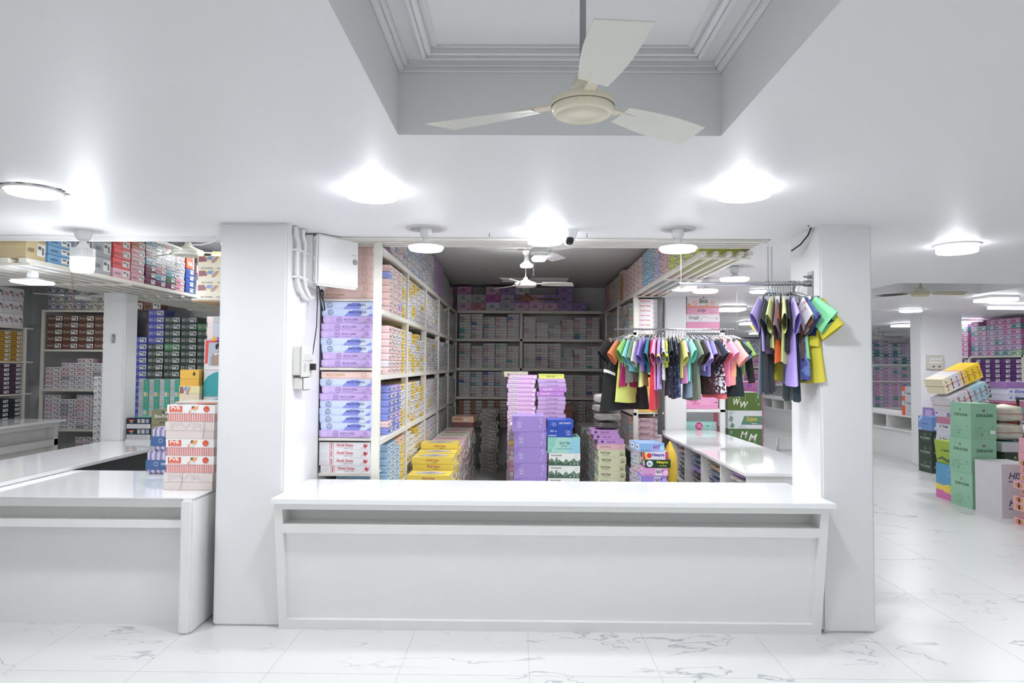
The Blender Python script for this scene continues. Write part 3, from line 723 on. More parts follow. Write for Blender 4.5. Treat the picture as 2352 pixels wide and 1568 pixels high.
# ---------------------------------------------------------------- piles standing on the floor of the middle bay
NAMES.update({'low row of box stacks left of the aisle': 'stacked_box', 'low row of box stacks right of the aisle': 'stacked_box', 'side boxes of the island pile': 'stacked_box'})
CAPS.update({'low row of box stacks left of the aisle': 120, 'low row of box stacks right of the aisle': 90, 'side boxes of the island pile': 90})
pm = pick([('cream', (225, 220, 205), 3), ('pink', (225, 175, 185), 2), ('grey', (180, 180, 178), 3), ('yellow', (230, 205, 100), 1), ('teal', (120, 160, 160), .6)])
GL = 'low row of box stacks left of the aisle'
d_yt = design('yt', .34, .255, .052, (232, 208, 96), prints=[('F', 't', 'World Choice', .36, .35, .66, .75, (170, 50, 90), .15, .02), ('F', 'r', .5, .12, .62, .2, (140, 120, 80)),
    ('T', 'p', [(.12, .5), (.25, .3), (.5, .22), (.75, .3), (.88, .5), (.75, .72), (.5, .8), (.25, .72)], (190, 185, 190)), ('T', 'p', [(.3, .5), (.5, .35), (.7, .5), (.5, .66)], (120, 130, 160)), ('R', 'r', .3, .2, .7, .8, (226, 222, 210))])
d_pt = design('pt', .34, .255, .052, (226, 190, 196), prints=[('T', 'r', .15, .2, .85, .75, (205, 190, 196)), ('T', 'r', .25, .3, .75, .45, (190, 90, 120)), ('R', 'r', .3, .2, .7, .8, (226, 222, 222))])
d_ct = design('cct', .34, .255, .052, (226, 222, 205), prints=[('T', 'r', .15, .2, .85, .75, (188, 182, 168)), ('R', 'r', .3, .2, .7, .8, (235, 232, 225))])
ys = [5.55 + .28 * k for k in range(12)]
tops = [d_yt, d_yt, d_yt, d_yt, d_pt, d_pt, d_pt, d_ct, d_ct, d_pt, d_ct, d_ct]
hts = [12, 14, 14, 15, 14, 14, 14, 14, 14, 14, 14, 13]
for k, y in enumerate(ys):
    n = hts[k]
    nmv = 'yellow' if tops[k] is d_yt else ('pink' if tops[k] is d_pt else 'cream')
    ntop = 6 if k == 0 else 3
    fill((-.53, 0, 0), (0, 1, 0), (1, 0, 0), y - .13, y + .13, 0, 1, 1, .052, .34, pick([(nmv, (232, 208, 96) if nmv == 'yellow' else (222, 205, 200), 2), ('cream', (225, 220, 205), 2), ('pink', (225, 175, 185), 1.5), ('grey', (180, 180, 178), 2)]) if k > 3 else pick([('yellow', (232, 208, 96), 5), ('pale blue', (170, 195, 215), 1), ('cream', (225, 220, 205), 2)]), '%s stack back, left of aisle' % ORD[k], GL, rows=n - ntop, jit=.02)
    for i in range(ntop):
        put(tops[k], '%s box, %s from top, %s stack back in the row left of the aisle' % (nmv, ORD[ntop - 1 - i], ORD[k]), -.71 + rnd.uniform(-.012, .012), y + rnd.uniform(-.008, .008), (n - ntop + i) * .052, rnd.uniform(-.03, .03), GL, name='stacked_box')
d_tan = design('tan', .27, .3, .13, (120, 85, 85), (232, 190, 165), [('F', 't', 'whitegirl', .1, .62, .5, .86, (110, 60, 60), .3), ('F', 'r', .56, .55, .7, .85, (230, 228, 225)), ('F', 't', 'Just Born', .2, .88, .45, .97, (110, 60, 60))], .55, .004)
put(d_tan, 'tan lidded box with handwriting, lying on the far end of the left row', -.66, 8.62, .7295, -.12, None)
# grey stack at the back of the aisle
for i in range(16):
    me = endbox((190, 188, 182), .24, .3, .055, 0)
    o = link('grey_box', me, None, (-.40 + rnd.uniform(-.015, .015), 9.75 + rnd.uniform(-.01, .01), i * .055), rnd.uniform(-.08, .08))
    tag(o, 'worn grey box, %s from bottom, leaning stack at the back of the aisle' % ORD[i], 'box', 'leaning grey stack at the back of the aisle')

# island of stacks in the aisle
d_purc = design('purple_carton', .31, .40, .148, (158, 138, 208), prints=[('F', 'p', [(.06, .3), (.0, .95), (.22, .97), (.1, .6)], (142, 120, 196)), ('F', 'o', .2, .56, .014, (232, 226, 245)), ('F', 'o', .25, .5, .014, (232, 226, 245)), ('F', 'r', .17, .3, .28, .34, (232, 226, 245)),
    ('F', 'p', [(.84, .75), (.9, .9), (.91, .88), (.86, .73)], (232, 226, 245)), ('F', 'p', [(.88, .55), (.92, .75), (.93, .74), (.89, .53)], (232, 226, 245)), ('F', 'p', [(.82, .2), (.87, .4), (.88, .38), (.83, .18)], (232, 226, 245)), ('L', 'r', .1, .2, .6, .5, (190, 175, 220))])
IY = 6.55
for i in range(5):
    put(d_purc, 'large violet carton with white emblem, %s from top in the front island pile' % ORD[4 - i], .118 + (0.008 * (i % 2)) - (.015 if i > 3 else 0), IY + .2, .27 + i * .1485 if i else .27, rnd.uniform(-.02, .02), 'violet cartons at the front of the island', name='carton')
put(design('pbase', .31, .4, .27, (158, 138, 208)), 'tall violet carton at the foot of the island pile', .118, IY + .2, 0, 0, None, name='carton')
d_palm = design('palm', .30, .34, .118, (228, 232, 230), prints=[('F', 'p', [(0, 0), (0, .45), (.1, .6), (.2, .3), (.33, .5), (.45, .25), (.55, .55), (.65, .3), (.8, .6), (.9, .35), (1, .5), (1, 0)], (110, 135, 118)), ('F', 'p', [(0, 0), (.02, .3), (.12, .35), (.2, .15), (.4, .35), (.5, .1), (.7, .35), (.85, .15), (1, .3), (1, 0)], (65, 95, 78)),
    ('F', 'p', [(.18, .05), (.22, .6), (.28, .65), (.25, .1)], (90, 120, 100)), ('F', 't', 'TRACKLINE', .06, .76, .4, .86, (60, 70, 70), 0, .03), ('F', 'o', .88, .74, .013, (120, 130, 130)), ('F', 'd', .7, .14, .006, (235, 238, 236)), ('F', 'd', .81, .14, .006, (235, 238, 236)), ('F', 'd', .92, .14, .006, (235, 238, 236))])
d_mint = design('mintf', .31, .34, .15, (165, 215, 205), prints=[('F', 'p', [(0, .0), (0, 1), (.3, 1), (.2, .4)], (140, 205, 190)), ('F', 'p', [(.6, 0), (.7, .9), (1, 1), (1, 0)], (150, 205, 225)), ('F', 't', "Stock n' Tales", .36, .55, .68, .75, (50, 90, 110), .2), ('F', 't', 'KIDS WEAR', .42, .4, .6, .48, (60, 100, 120)), ('F', 'o', .15, .58, .018, (110, 160, 170)), ('F', 'r', .25, .25, .75, .28, (110, 160, 160)), ('F', 'p', [(.06, .1), (.1, .2), (.12, .08)], (80, 150, 140))])
d_navy = design('navyf', .245, .3, .084, (38, 70, 165), (46, 80, 178), [('F', 't', 'DIAMOND', .06, .1, .38, .26, (235, 238, 245), 0, .02), ('F', 'o', .80, .62, .014, (235, 238, 245)), ('F', 'o', .86, .55, .014, (235, 238, 245)), ('F', 't', 'BOY', .15, .6, .28, .8, (235, 238, 245)), ('F', 'r', .32, .62, .38, .72, (200, 210, 235)), ('F', 'r', .75, .25, .92, .3, (235, 238, 245))], .999)
d_navy2 = design('navyf2', .245, .3, .078, (40, 75, 170), (50, 86, 184), [('F', 't', 'BOY SHORTS', .45, .5, .9, .72, (235, 238, 245), 0, .02), ('F', 'o', .2, .5, .014, (235, 238, 245)), ('F', 'o', .26, .44, .014, (235, 238, 245))], .999)
zz = 0.19
put(design('palmb', .30, .34, .19, (228, 232, 230)), 'plain white carton at the foot of the palm print pile', .435, IY + .17, 0, 0, None, name='carton')
for i in range(4):
    put(d_palm, 'white carton printed with dark palm leaves, %s from top' % ORD[3 - i], .44 + (.004 * i), IY + .17, zz, rnd.uniform(-.015, .015), 'palm print cartons on the island', name='carton'); zz += .1185
put(d_mint, 'pale turquoise watercolour carton on top of the palm leaf cartons', .442, IY + .17, zz, .01, None, name='carton'); zz += .15
put(d_navy, 'deep blue carton lettered DIAMOND, lower of the two', .405, IY + .15, zz, -.02, None, name='carton'); zz += .0845
put(d_navy2, 'deep blue carton lettered BOY SHORTS, upper of the two', .410, IY + .17, zz, .03, None, name='carton')
# middle piles of the island: dotted lilac and violet
d_dot = design('dotl', .30, .3, .047, (212, 172, 222), (220, 180, 228), [('F', 'r', .06, .2, .38, .85, (228, 222, 232)), ('F', 't', 'World Choice', .08, .35, .36, .7, (70, 60, 90), .15, .02)] +
    [('F', 'd', .44 + .09 * q, .62, .0045, (245, 240, 248)) for q in range(5)] + [('F', 'd', .44 + .09 * q, .3, .002, (80, 60, 100)) for q in range(5)] + [('F', 'd', .92, .45, .011, (240, 236, 246)), ('L', 'r', .2, .2, .6, .8, (225, 220, 228))], .8)
d_rg2 = design('rg2', .295, .3, .0475, (192, 160, 212), (200, 168, 220), [('F', 't', 'RICH GIRL', .4, .3, .72, .62, (120, 90, 150), .2), ('F', 'o', .33, .46, .012, (110, 85, 140)), ('F', 'r', .3, .15, .35, .2, (160, 130, 180))], .8)
d_cute = design('cute', .295, .3, .0475, (186, 130, 205), (196, 138, 214), [('F', 't', 'Cute Girl', .15, .4, .48, .8, (240, 230, 246), .2, .02), ('F', 'o', .82, .5, .013, (230, 215, 240))], .8)
IY2 = 7.35
bz = .40
put(design('ibase1', .30, .42, .40, (196, 170, 205)), 'tall mauve carton under the dotted lilac boxes', .035, IY2 + .2, 0, 0, None, name='carton')
put(design('ibase2', .30, .42, .40, (188, 160, 205)), 'tall mauve carton under the violet box pile', .36, IY2 + .2, 0, 0, None, name='carton')
for i in range(21):
    put(d_dot, 'lilac dotted box lettered World Choice, %s from top' % ORD[20 - i], .035 + rnd.uniform(-.008, .012) + (.03 if i == 20 else 0), IY2 + .15, bz + .0473 * i, rnd.uniform(-.025, .025), 'dotted lilac boxes on the island', name='printed_box')
for i in range(20):
    ds = d_cute if i in (16, 17) else d_rg2
    put(ds, ('violet box lettered Cute Girl, %s from top of its pile' if ds is d_cute else 'pale violet box lettered RICH GIRL, %s from top of its pile') % ORD[20 - i], .36 + rnd.uniform(-.012, .012) + (.012 * (i - 13) / 7 if i > 12 else 0), IY2 + .15, bz + .0478 * i, rnd.uniform(-.03, .03), 'violet boxes on the island', name='printed_box')
d_lime = design('lime', .27, .28, .05, (215, 222, 110), prints=[('F', 't', 'PINK GIRL', .3, .3, .65, .6, (90, 100, 60)), ('F', 'r', .05, .7, .95, .75, (160, 165, 80)), ('L', 'r', .3, .2, .7, .8, (230, 230, 200))])
put(d_lime, 'lime green box on top of the violet box pile', .36, IY2 + .15, bz + .0478 * 20, .02, None, name='printed_box')
put(design('crm', .28, .3, .06, (226, 222, 200), (230, 226, 208), [('F', 'd', .2, .4, .012, (90, 90, 85))], .5), 'worn cream box topmost behind the dotted lilac pile', -.04, 8.02, 1.365, .12, None, name='printed_box')
fill((-.12, 0, 0), (0, 1, 0), (-1, 0, 0), 7.87, 8.17, 0, 1.37, 1, .0525, .28, pm, 'behind the dotted lilac pile', 'side boxes of the island pile', jit=.02, inset=-.005)
fill((-.11, 0, 0), (0, 1, 0), (-1, 0, 0), 8.2, 9.6, 0, 1.1, 5, .0525, .28, pm, 'far side of island', 'side boxes of the island pile', jit=.015, drop=1)
fill((-.095, 0, 0), (0, 1, 0), (-1, 0, 0), 6.97, 7.31, 0, .90, 1, .0525, .3, pm, 'between the violet piles', 'side boxes of the island pile', jit=.015)

# right row
GR_ = 'low row of box stacks right of the aisle'
pr = pick([('grey green', (150, 165, 155), 3), ('teal', (110, 150, 150), 1), ('grey', (165, 165, 160), 3), ('rust', (170, 120, 100), .7)])
fill((.78, 0, 0), (0, 1, 0), (-1, 0, 0), 6.98, 9.6, 0, .76, 10, .052, .26, pr, 'right row beside aisle', GR_, jit=.015, drop=1)
fill((.62, 0, 0), (0, 1, 0), (-1, 0, 0), 9.66, 9.96, 0, 1.0, 1, .085, .14, pick([('rust', (165, 105, 85), 1)]), 'narrow stack at the aisle end', 'rust coloured boxes at the back of the aisle')
d_sage = design('sage', .262, .3, .069, (208, 212, 172), (214, 218, 180), [('F', 't', 'World Choice', .1, .42, .45, .78, (80, 50, 60), .15, .02), ('F', 'r', .14, .25, .4, .3, (120, 100, 90)), ('F', 'o', .83, .55, .014, (90, 85, 70)), ('F', 'o', .9, .45, .018, (100, 95, 80)), ('F', 'p', [(.76, .1), (.95, .2), (.9, .5)], (150, 145, 115)), ('L', 'r', .2, .2, .6, .8, (220, 218, 200))], .999)
d_rk = design('rk', .27, .3, .052, (226, 186, 190), prints=[('F', 't', 'RICH RANG', .12, .35, .5, .65, (150, 100, 110)), ('F', 'o', .85, .5, .012, (190, 140, 140))])
d_cg = design('cg', .25, .28, .045, (196, 150, 212), prints=[('F', 't', 'Cute Girl', .35, .3, .68, .72, (90, 50, 110), .2), ('F', 'r', .13, .3, .22, .7, (40, 40, 50)), ('F', 'o', .88, .5, .012, (160, 120, 180))])
RYF = 6.62
for i in range(10):
    put(d_sage, 'sage green box lettered World Choice, %s from top' % ORD[9 - i], .912 + rnd.uniform(-.006, .006), RYF + .15, i * .0692, rnd.uniform(-.012, .012), 'sage green boxes right of the aisle', name='printed_box')
put(d_rk, 'pink box lying on the sage green boxes', .90, RYF + .15, .6925, .02, None, name='printed_box')
for i, dx in enumerate((.03, -.01, -.03)):
    put(d_cg, 'lilac box lettered Cute Girl, %s, over the pink box' % ('lowest of three', 'middle of three', 'topmost of three')[i], .87 + dx, RYF + .14, .745 + i * .0455, rnd.uniform(-.03, .03), 'lilac boxes over the sage pile', name='printed_box')

# wrapped bundles
def plastic(name, col, rough=.18):
    m = mat(name, col, rough, var=.25, scale=22, bump=.9, coat=.6); return m
PLA = plastic('crumpled_clear_plastic', (150, 148, 145)); PLB = plastic('crumpled_dark_plastic', (84, 82, 80)); PLC = plastic('crumpled_bag_with_cloth', (190, 185, 180))
def bundle(w, d, h, seed, m, name='wrapped_bundle', n=12, k=8):
    r = random.Random(seed); mb = MB(); vs = []
    for i in range(k + 1):
        t = i / k; zz_ = h * t; s = (1 - (2 * t - 1) ** 6) ** .5 * .93 + .07
        for j in range(n * 2):
            a = 2 * PI * j / (n * 2); c, s_ = math.cos(a), math.sin(a)
            rr = (abs(c) ** 5 + abs(s_) ** 5) ** -.2
            q = s * (1 + r.uniform(-.05, .05))
            vs.append((w / 2 * c * rr * q * .93, d / 2 * s_ * rr * q * .93, zz_))
    N2 = n * 2
    mb.add(vs, [(i * N2 + j, i * N2 + (j + 1) % N2, (i + 1) * N2 + (j + 1) % N2, (i + 1) * N2 + j) for i in range(k) for j in range(N2)], 0, True)
    mb.add([vs[j] for j in range(N2)], [tuple(reversed(range(N2)))]); mb.add([vs[k * N2 + j] for j in range(N2)], [tuple(range(N2))])
    return mb.mesh(name, m)
hz = .8825
for i, (hh, m, nm_) in enumerate(((.075, PLB, 'flat dark'), (.085, PLA, 'flat silvery'), (.085, PLA, 'thick silvery'), (.10, PLC, 'puffy'))):
    tag(link('wrapped_bundle', bundle(.27, .25, hh, i, m), None, (.875 + rnd.uniform(-.01, .01), RYF + .14, hz), rnd.uniform(-.1, .1)), '%s plastic wrapped bundle, %s up on the lilac boxes' % (nm_, ORD[i]), 'bundle'); hz += hh + .001
# bundles on top of the left rack at its far end
for i in range(6):
    z = 2.285 + (i % 3) * .11; y = 9.62 + (i // 3) * .26
    tag(link('wrapped_bundle', bundle(.36, .25, .108, 20 + i, PLB if i % 2 else PLA), None, (-1.1, y, z), 0), 'plastic wrapped bundle, %s layer, %s pile at far end atop left rack' % (ORD[i % 3], ('nearer', 'farther')[i // 3]), 'bundle')

# pile of bright printed boxes at the head of the inner counter
def nay(key, col, txt, tc, bg, strip=None):
    pr_ = [('F', 'r', .5, .1, .78, .9, bg), ('F', 't', txt, .53, .3, .92, .78, tc, 0, .03), ('F', 'd', .9, .4, .022, tuple(min(255, c + 35) for c in col)), ('F', 'r', .05, .12, .4, .18, tuple(int(c * .6) for c in col)), ('L', 'r', .1, .2, .4, .8, (235, 235, 238)), ('L', 'r', .6, .2, .9, .8, (235, 235, 238)), ('L', 'r', .15, .35, .3, .6, (70, 70, 90)), ('L', 'r', .65, .35, .8, .6, (70, 70, 90))]
    if strip: pr_ = [('F', 'p', [(0, 0), (.12, 0), (.04, 1), (0, 1)], (220, 60, 60)), ('F', 'p', [(.12, 0), (.2, 0), (.1, 1), (.04, 1)], (240, 200, 60)), ('F', 'r', .9, 0, 1, 1, (200, 60, 120)), ('F', 't', 'Naayra', .38, .3, .86, .8, (60, 60, 170), 0, .03), ('F', 'd', .26, .5, .02, (230, 60, 60)), ('L', 'r', .1, .2, .4, .8, (235, 235, 238)), ('L', 'r', .6, .2, .9, .8, (70, 70, 110))]
    if txt == 'Naayra' and not strip: pr_ = [('F', 'd', .17, .5, .026, (235, 238, 240)), ('F', 't', 'Bio', .11, .35, .23, .65, (60, 60, 180), 0, .03), ('F', 't', 'Naayra', .45, .45, .9, .88, tc, 0, .03), ('F', 'r', .55, .22, .85, .28, tc), ('L', 'r', .1, .2, .4, .8, (235, 235, 238)), ('L', 'r', .6, .2, .9, .8, (235, 235, 238))]
    return design(key, .205, .26, .066, col, prints=pr_)
nays = [(nay('n0', (205, 150, 215), 'NAYRA', (90, 60, 120), (235, 225, 235)), 'pink and lilac'), (nay('n1', (100, 150, 225), 'NAYRA', (60, 70, 150), (235, 228, 240)), 'mid blue'), (nay('n2', (110, 160, 232), 'NAYRA', (60, 70, 150), (235, 225, 240)), 'sky blue'),
        (nay('n3', (190, 222, 215), 'Naayra', (210, 60, 80), (190, 222, 215)), 'pale mint'), (nay('n4', (150, 130, 215), 'NAYRA', (60, 50, 120), (225, 215, 240)), 'violet'), (nay('n5', (222, 160, 215), 'NAYRA', (100, 60, 120), (238, 226, 232)), 'bright pink'),
        (nay('n6', (28, 66, 40), 'Naayra', (240, 230, 60), (28, 66, 40)), 'dark green'), (nay('n7', (232, 226, 240), 'Naayra', (60, 60, 170), (240, 240, 245), True), 'rainbow striped white'), (nay('n8', (145, 185, 238), 'NAYRA', (90, 90, 180), (190, 175, 230)), 'pale blue')]
npx = [.0, .0, .0, .03, -.01, .0, .02, .0, -.045]; NYF = 5.62
z = .27
put(design('nbase', .25, .3, .27, (150, 120, 190)), 'plain violet carton at the foot of the bright printed boxes', 1.12, NYF + .15, 0, 0, None, name='carton')
for i, (ds, cn) in enumerate(nays):
    put(ds, '%s printed box, %s from top of the bright stack beside the inner counter' % (cn, ORD[8 - i]), 1.13 + npx[i], NYF + .13, z, rnd.uniform(-.06, .06) + (.1 if i == 8 else 0), 'bright printed boxes beside the inner counter', name='printed_box'); z += .0665
fill((1.05, 0, 0), (0, 1, 0), (-1, 0, 0), 5.93, 6.55, 0, .85, 2, .0665, .2, pick([('lilac', (195, 175, 215), 3), ('pale blue', (170, 190, 215), 2), ('mint', (180, 205, 200), 1), ('pink', (220, 180, 195), 1)]), 'behind the bright printed boxes', 'boxes behind the bright printed stack', jit=.02)
YB_ = mat('yellow_cloth', (228, 190, 70), .8, var=.15, bump=.5)
tag(link('cloth_bag', bundle(.10, .22, .86, 5, YB_, 'cloth_bag'), None, (1.31, 5.90, .0), 0), 'tall yellow cloth bag squeezed beside the inner counter', 'bag')
# bagged goods in the cubbies: one bundle of bags per cubby is a heap of separate bags
r8 = random.Random(8)
for k in range(5):
    ya, yb = CUB[k] + .03, CUB[k + 1] - .01
    for L in range(2):
        z0 = .055 if L == 0 else .377
        if L == 0 and k > 2: continue
        nl = 7 if L else 3
        for i in range(nl):
            h_ = .048 if L else .09
            zz2 = z0 + i * (h_ + .002)
            m = (PLA, PLC, PLB, plastic('bag_with_pink_cloth', (205, 170, 185)), plastic('bag_with_blue_cloth', (110, 125, 155)), plastic('bag_with_lilac_cloth', (170, 140, 215)), plastic('bag_with_sand_cloth', (180, 155, 130)))[r8.choice((0, 0, 1, 1, 2, 3, 4, 4, 5, 6))]
            cn = {'crumpled_clear_plastic': 'clear', 'crumpled_dark_plastic': 'dark', 'crumpled_bag_with_cloth': 'pale', 'bag_with_pink_cloth': 'pink', 'bag_with_blue_cloth': 'blue', 'bag_with_lilac_cloth': 'lilac', 'bag_with_sand_cloth': 'sandy'}[m.name]
            o = link('garment_bag', bundle(.42, (yb - ya) * .98, h_, k * 20 + L * 9 + i, m, 'garment_bag'), None, (1.835, (ya + yb) / 2, zz2), 0)
            tag(o, '%s plastic bag, %s up, %s shelf, %s cubby of inner counter' % (cn, ORD[i], ('lower', 'upper')[L], ORD[k]), 'bag', 'bagged garments in the inner counter')

# ---------------------------------------------------------------- fittings on the broad column
t = thing('meter_cabinet', 'white plastic wall cabinet with its door ajar, on the broad column', 'cabinet', (-1.344, 4.23, 1.99))
MB().box(0, .066, 0, .3, 0, .318).build('body', PLASTIC, t, bevel=.01)
ddir = Vector((math.sin(math.radians(36)), math.cos(math.radians(36)), 0)); dn = Vector((ddir.y, -ddir.x, 0))
TM = Matrix((( ddir.x, dn.x, 0, .07), (ddir.y, dn.y, 0, -.005), (0, 0, 1, 0), (0, 0, 0, 1)))
door = MB().box(0, .335, -.012, .03, -.003, .321, T=TM).build('door', PLASTIC, t, bevel=.012)
mb = MB()
for i in range(9): mb.box(.09 + .006 * i, .27 - .003 * i, .0302, .0322, .285 - i * .011, .2885 - i * .011, T=TM)
for i in range(9): mb.box(.08 + .004 * i, .26 - .006 * i, .0302, .0322, .03 + i * .011, .0335 + i * .011, T=TM)
tag(mb.build('louvre', PLASTIC, door), kind='stuff')
mb = MB(); mb.text('CRYSTAL', TM @ Vector((.268, .0308, .215)), TM.to_3x3() @ X_, Z_, .045, .007); mb.build('lettering', ink((120, 120, 125)), door)
MB().cyl(TM @ Vector((.297, .028, .175)), TM @ Vector((.297, .036, .175)), .018, n=20).build('lock', CHROME, door)
for z in (.03, .15, .27): MB().cyl((.068, -.004, z), (.068, -.004, z + .03), .006, n=8).build('hinge', PLASTIC, t)
for k, (dy, e) in enumerate(((4.02, 0), (4.10, .016))):
    pts = [(-1.325 + e, dy, 2.31), (-1.325 + e, dy, 2.27), (-1.32 + e, dy + .03, 2.22), (-1.322 + e, dy + .02, 2.12), (-1.322 + e, dy + .02, 2.02), (-1.318 + e, dy + .05, 1.96), (-1.315 + e, dy + .13, 1.91), (-1.315 + e, dy + .2, 1.90 + .02 * k)]
    tag(MB().tube(pts, .014, n=10).build('conduit', CABLEW), '%s white flexible conduit bending down the broad column' % ('nearer', 'farther')[k], 'pipe')
tag(MB().box(-1.346, -1.30, 4.02, 4.2, 2.17, 2.182).build('pipe_clip', PLASTIC), 'upper white clip strapping the conduits', 'clip')
tag(MB().box(-1.346, -1.30, 4.02, 4.2, 2.01, 2.022).build('pipe_clip', PLASTIC), 'lower white clip strapping the conduits', 'clip')
tag(MB().box(-1.3445, -1.337, 4.14, 4.155, 1.60, 1.99).build('cable_trunking', PLASTIC), 'thin white trunking down the side of the broad column', 'trunking')
SWP = mat('off_white_switch_plastic', (214, 214, 210), .4, var=0)
t = thing('switch_box', 'white switch box mounted on the side of the broad column', 'switch', (-1.345, 4.06, 1.43))
MB().box(0, .05, 0, .22, 0, .17).build('body', SWP, t, bevel=.004)
fp = MB().box(.05, .06, -.005, .225, -.012, .182).build('front_plate', SWP, t, bevel=.004)
for j in range(5):
    MB().box(.06, .067, .02 + j * .037, .045 + j * .037, .09, .125).build('switch', SWP, fp)
for j in range(2): MB().box(.06, .062, .03 + j * .1, .075 + j * .1, .02, .07).build('socket', mat('socket_grey', (190, 190, 192), .4), fp)
MB().box(.06, .09, .14, .18, .03, .07).build('plug', BLACK, t)
t = thing('switch_box', 'smaller white socket box below the switch box', 'switch', (-1.345, 4.08, 1.345))
MB().box(0, .045, 0, .15, 0, .07).build('body', SWP, t, bevel=.004)
MB().box(.045, .053, .03, .16, -.008, .072).build('front_plate', SWP, t, bevel=.004)
# black cords
def cord(pts, r, label, m=BLACK, name='cord'): return tag(MB().tube(pts, r, n=6, m=0).build(name, m), label, 'cord')
a_ = P(728, 650, 4.3)
cord([P(728, 648, 4.3), P(729, 700, 4.3), P(727, 750, 4.29), P(720, 800, 4.27), P(717, 822, 4.26), P(713, 835, 4.25), P(712, 853, 4.25)], .0035, 'thin black cord dropping from the white cabinet to the switch box')
lp = [P(729, 650, 4.32), P(736, 672, 4.3), P(743, 688, 4.3), P(746, 712, 4.3), P(742, 714, 4.29), P(736, 690, 4.29), P(733, 668, 4.3), P(738, 664, 4.31), P(743, 676, 4.31), P(741, 690, 4.3)]
cord(lp, .0045, 'coiled black cord hanging below the white cabinet')
tag(MB().tube([(-1.74, 3.935, 2.305), (-1.6, 3.935, 2.298), (-1.45, 3.935, 2.3), (-1.33, 3.935, 2.308)], .0035, n=6).build('cable', CABLEW), 'thin white cable along the top of the broad column', 'cord')
# right column cables
c0 = P(1866, 500, 3.92)
cord([(c0.x - .02, 3.93, 2.315), P(1866, 515, 3.96), P(1856, 540, 4.05), P(1838, 562, 4.12), P(1818, 576, 4.2)], .005, 'black cord curving from the ceiling at the right column')
for k in range(2): tag(MB().tube([(c0.x + .0, 3.955 + .03 * k, 2.315), P(1868 - k, 522, 3.99 + .02 * k), P(1860, 549 + 2 * k, 4.06), P(1842, 572 + 6 * k, 4.12), P(1818, 584 + 7 * k, 4.2)], .004, n=6).build('cable', CABLEW), '%s white cable beside the black cord at the right column' % ('upper', 'lower')[k], 'cord')
# camera dome
t = thing('security_camera', 'white dome camera with a black eye, beside the drum light', 'camera', (.305, 4.10, ZC))
MB().lathe([(.052, 0), (.052, -.008), (.046, -.03), (.036, -.05)], n=28).build('mount', PLASTIC, t)
mb = MB(); 
mb.lathe([(.0001, .036), (.014, .034), (.026, .026), (.034, .012), (.036, 0), (.034, -.012), (.026, -.026), (.014, -.034), (.0001, -.036)], (0, 0, -.062), n=24)
mb.build('housing', PLASTIC, t)
MB().lathe([(.0001, .030), (.014, .028), (.024, .018), (.0295, .0), (.024, -.018), (.014, -.028), (.0001, -.030)], (0, -.0125, -.064), n=24).build('lens_dome', mat('black_glass', (18, 18, 24), .08, var=0), t)
# chains and ceiling hooks
def chain(x, y, z1, z0, label, m=STEEL):
    mb = MB(); k = 0; z = z1
    while z > z0:
        pts = [(x + (.0045 * math.cos(a) if k % 2 else 0), y + (0 if k % 2 else .0045 * math.cos(a)), z - .009 + .010 * math.sin(a)) for a in [2 * PI * i / 8 for i in range(9)]]
        mb.tube(pts, .0012, n=5); z -= .0165; k += 1
    o = mb.build('chain', m); o['kind'] = 'stuff'; return tag(o, label, 'chain')
chain(.087, 3.95, ZC, 2.02, 'thin chain hanging in front of the drum light')
chain(1.69, 4.62, ZC, 2.02, 'left of the two short chains over the chrome pipe')
chain(1.715, 4.62, ZC, 2.02, 'right of the two short chains over the chrome pipe')
tag(MB().box(1.675, 1.735, 4.60, 4.604, 1.93, 2.02).build('paper_tag', mat('pale_blue_paper', (205, 222, 240), .6)), 'pale blue paper tag hanging from the two short chains', 'tag')
MB()
for k, x in enumerate((-.18, .42)): tag(MB().cyl((x, 4.2, ZC), (x, 4.2, ZC - .022), .004, n=8).cyl((x, 4.2, ZC - .018), (x, 4.2, ZC - .022), .008, n=8).build('ceiling_hook', STEEL), 'small steel ceiling hook %s of the drum light' % ('left', 'right')[k], 'hook')
# ---------------------------------------------------------------- garments
def cloth(name, col, pattern=None, rough=.85):
    if name in MATS: return MATS[name]
    m = bpy.data.materials.new('cloth_' + name); m.use_nodes = True; MATS[name] = m
    nt = m.node_tree; b = nt.nodes['Principled BSDF']; N = nt.nodes.new; L = nt.links.new
    b.inputs['Roughness'].default_value = rough; b.inputs['Sheen Weight'].default_value = .15
    tc = N('ShaderNodeTexCoord')
    base = N('ShaderNodeRGB'); base.outputs[0].default_value = (*lin(col), 1); out = base.outputs[0]
    wv = N('ShaderNodeTexNoise'); wv.inputs['Scale'].default_value = 60; L(tc.outputs['Object'], wv.inputs['Vector'])
    bp = N('ShaderNodeBump'); bp.inputs['Strength'].default_value = .15; L(wv.outputs[0], bp.inputs['Height']); L(bp.outputs[0], b.inputs['Normal'])
    if pattern:
        kind, c2, sc, th = pattern
        if kind == 'noise': t = N('ShaderNodeTexNoise'); t.inputs['Scale'].default_value = sc; t.inputs['Detail'].default_value = 1; o = t.outputs[0]
        elif kind == 'dots': t = N('ShaderNodeTexVoronoi'); t.inputs['Scale'].default_value = sc; o = t.outputs['Distance']
        else: t = N('ShaderNodeTexWave'); t.inputs['Scale'].default_value = sc; o = t.outputs[0]
        L(tc.outputs['Object'], t.inputs['Vector'])
        mp = N('ShaderNodeMath'); mp.operation = 'LESS_THAN' if kind == 'dots' else 'GREATER_THAN'; L(o, mp.inputs[0]); mp.inputs[1].default_value = th
        mx = N('ShaderNodeMix'); mx.data_type = 'RGBA'; L(mp.outputs[0], mx.inputs[0]); L(out, mx.inputs[6]); mx.inputs[7].default_value = (*lin(c2), 1); out = mx.outputs[2]
    L(out, b.inputs['Base Color'])
    return m
HOOK = STEEL
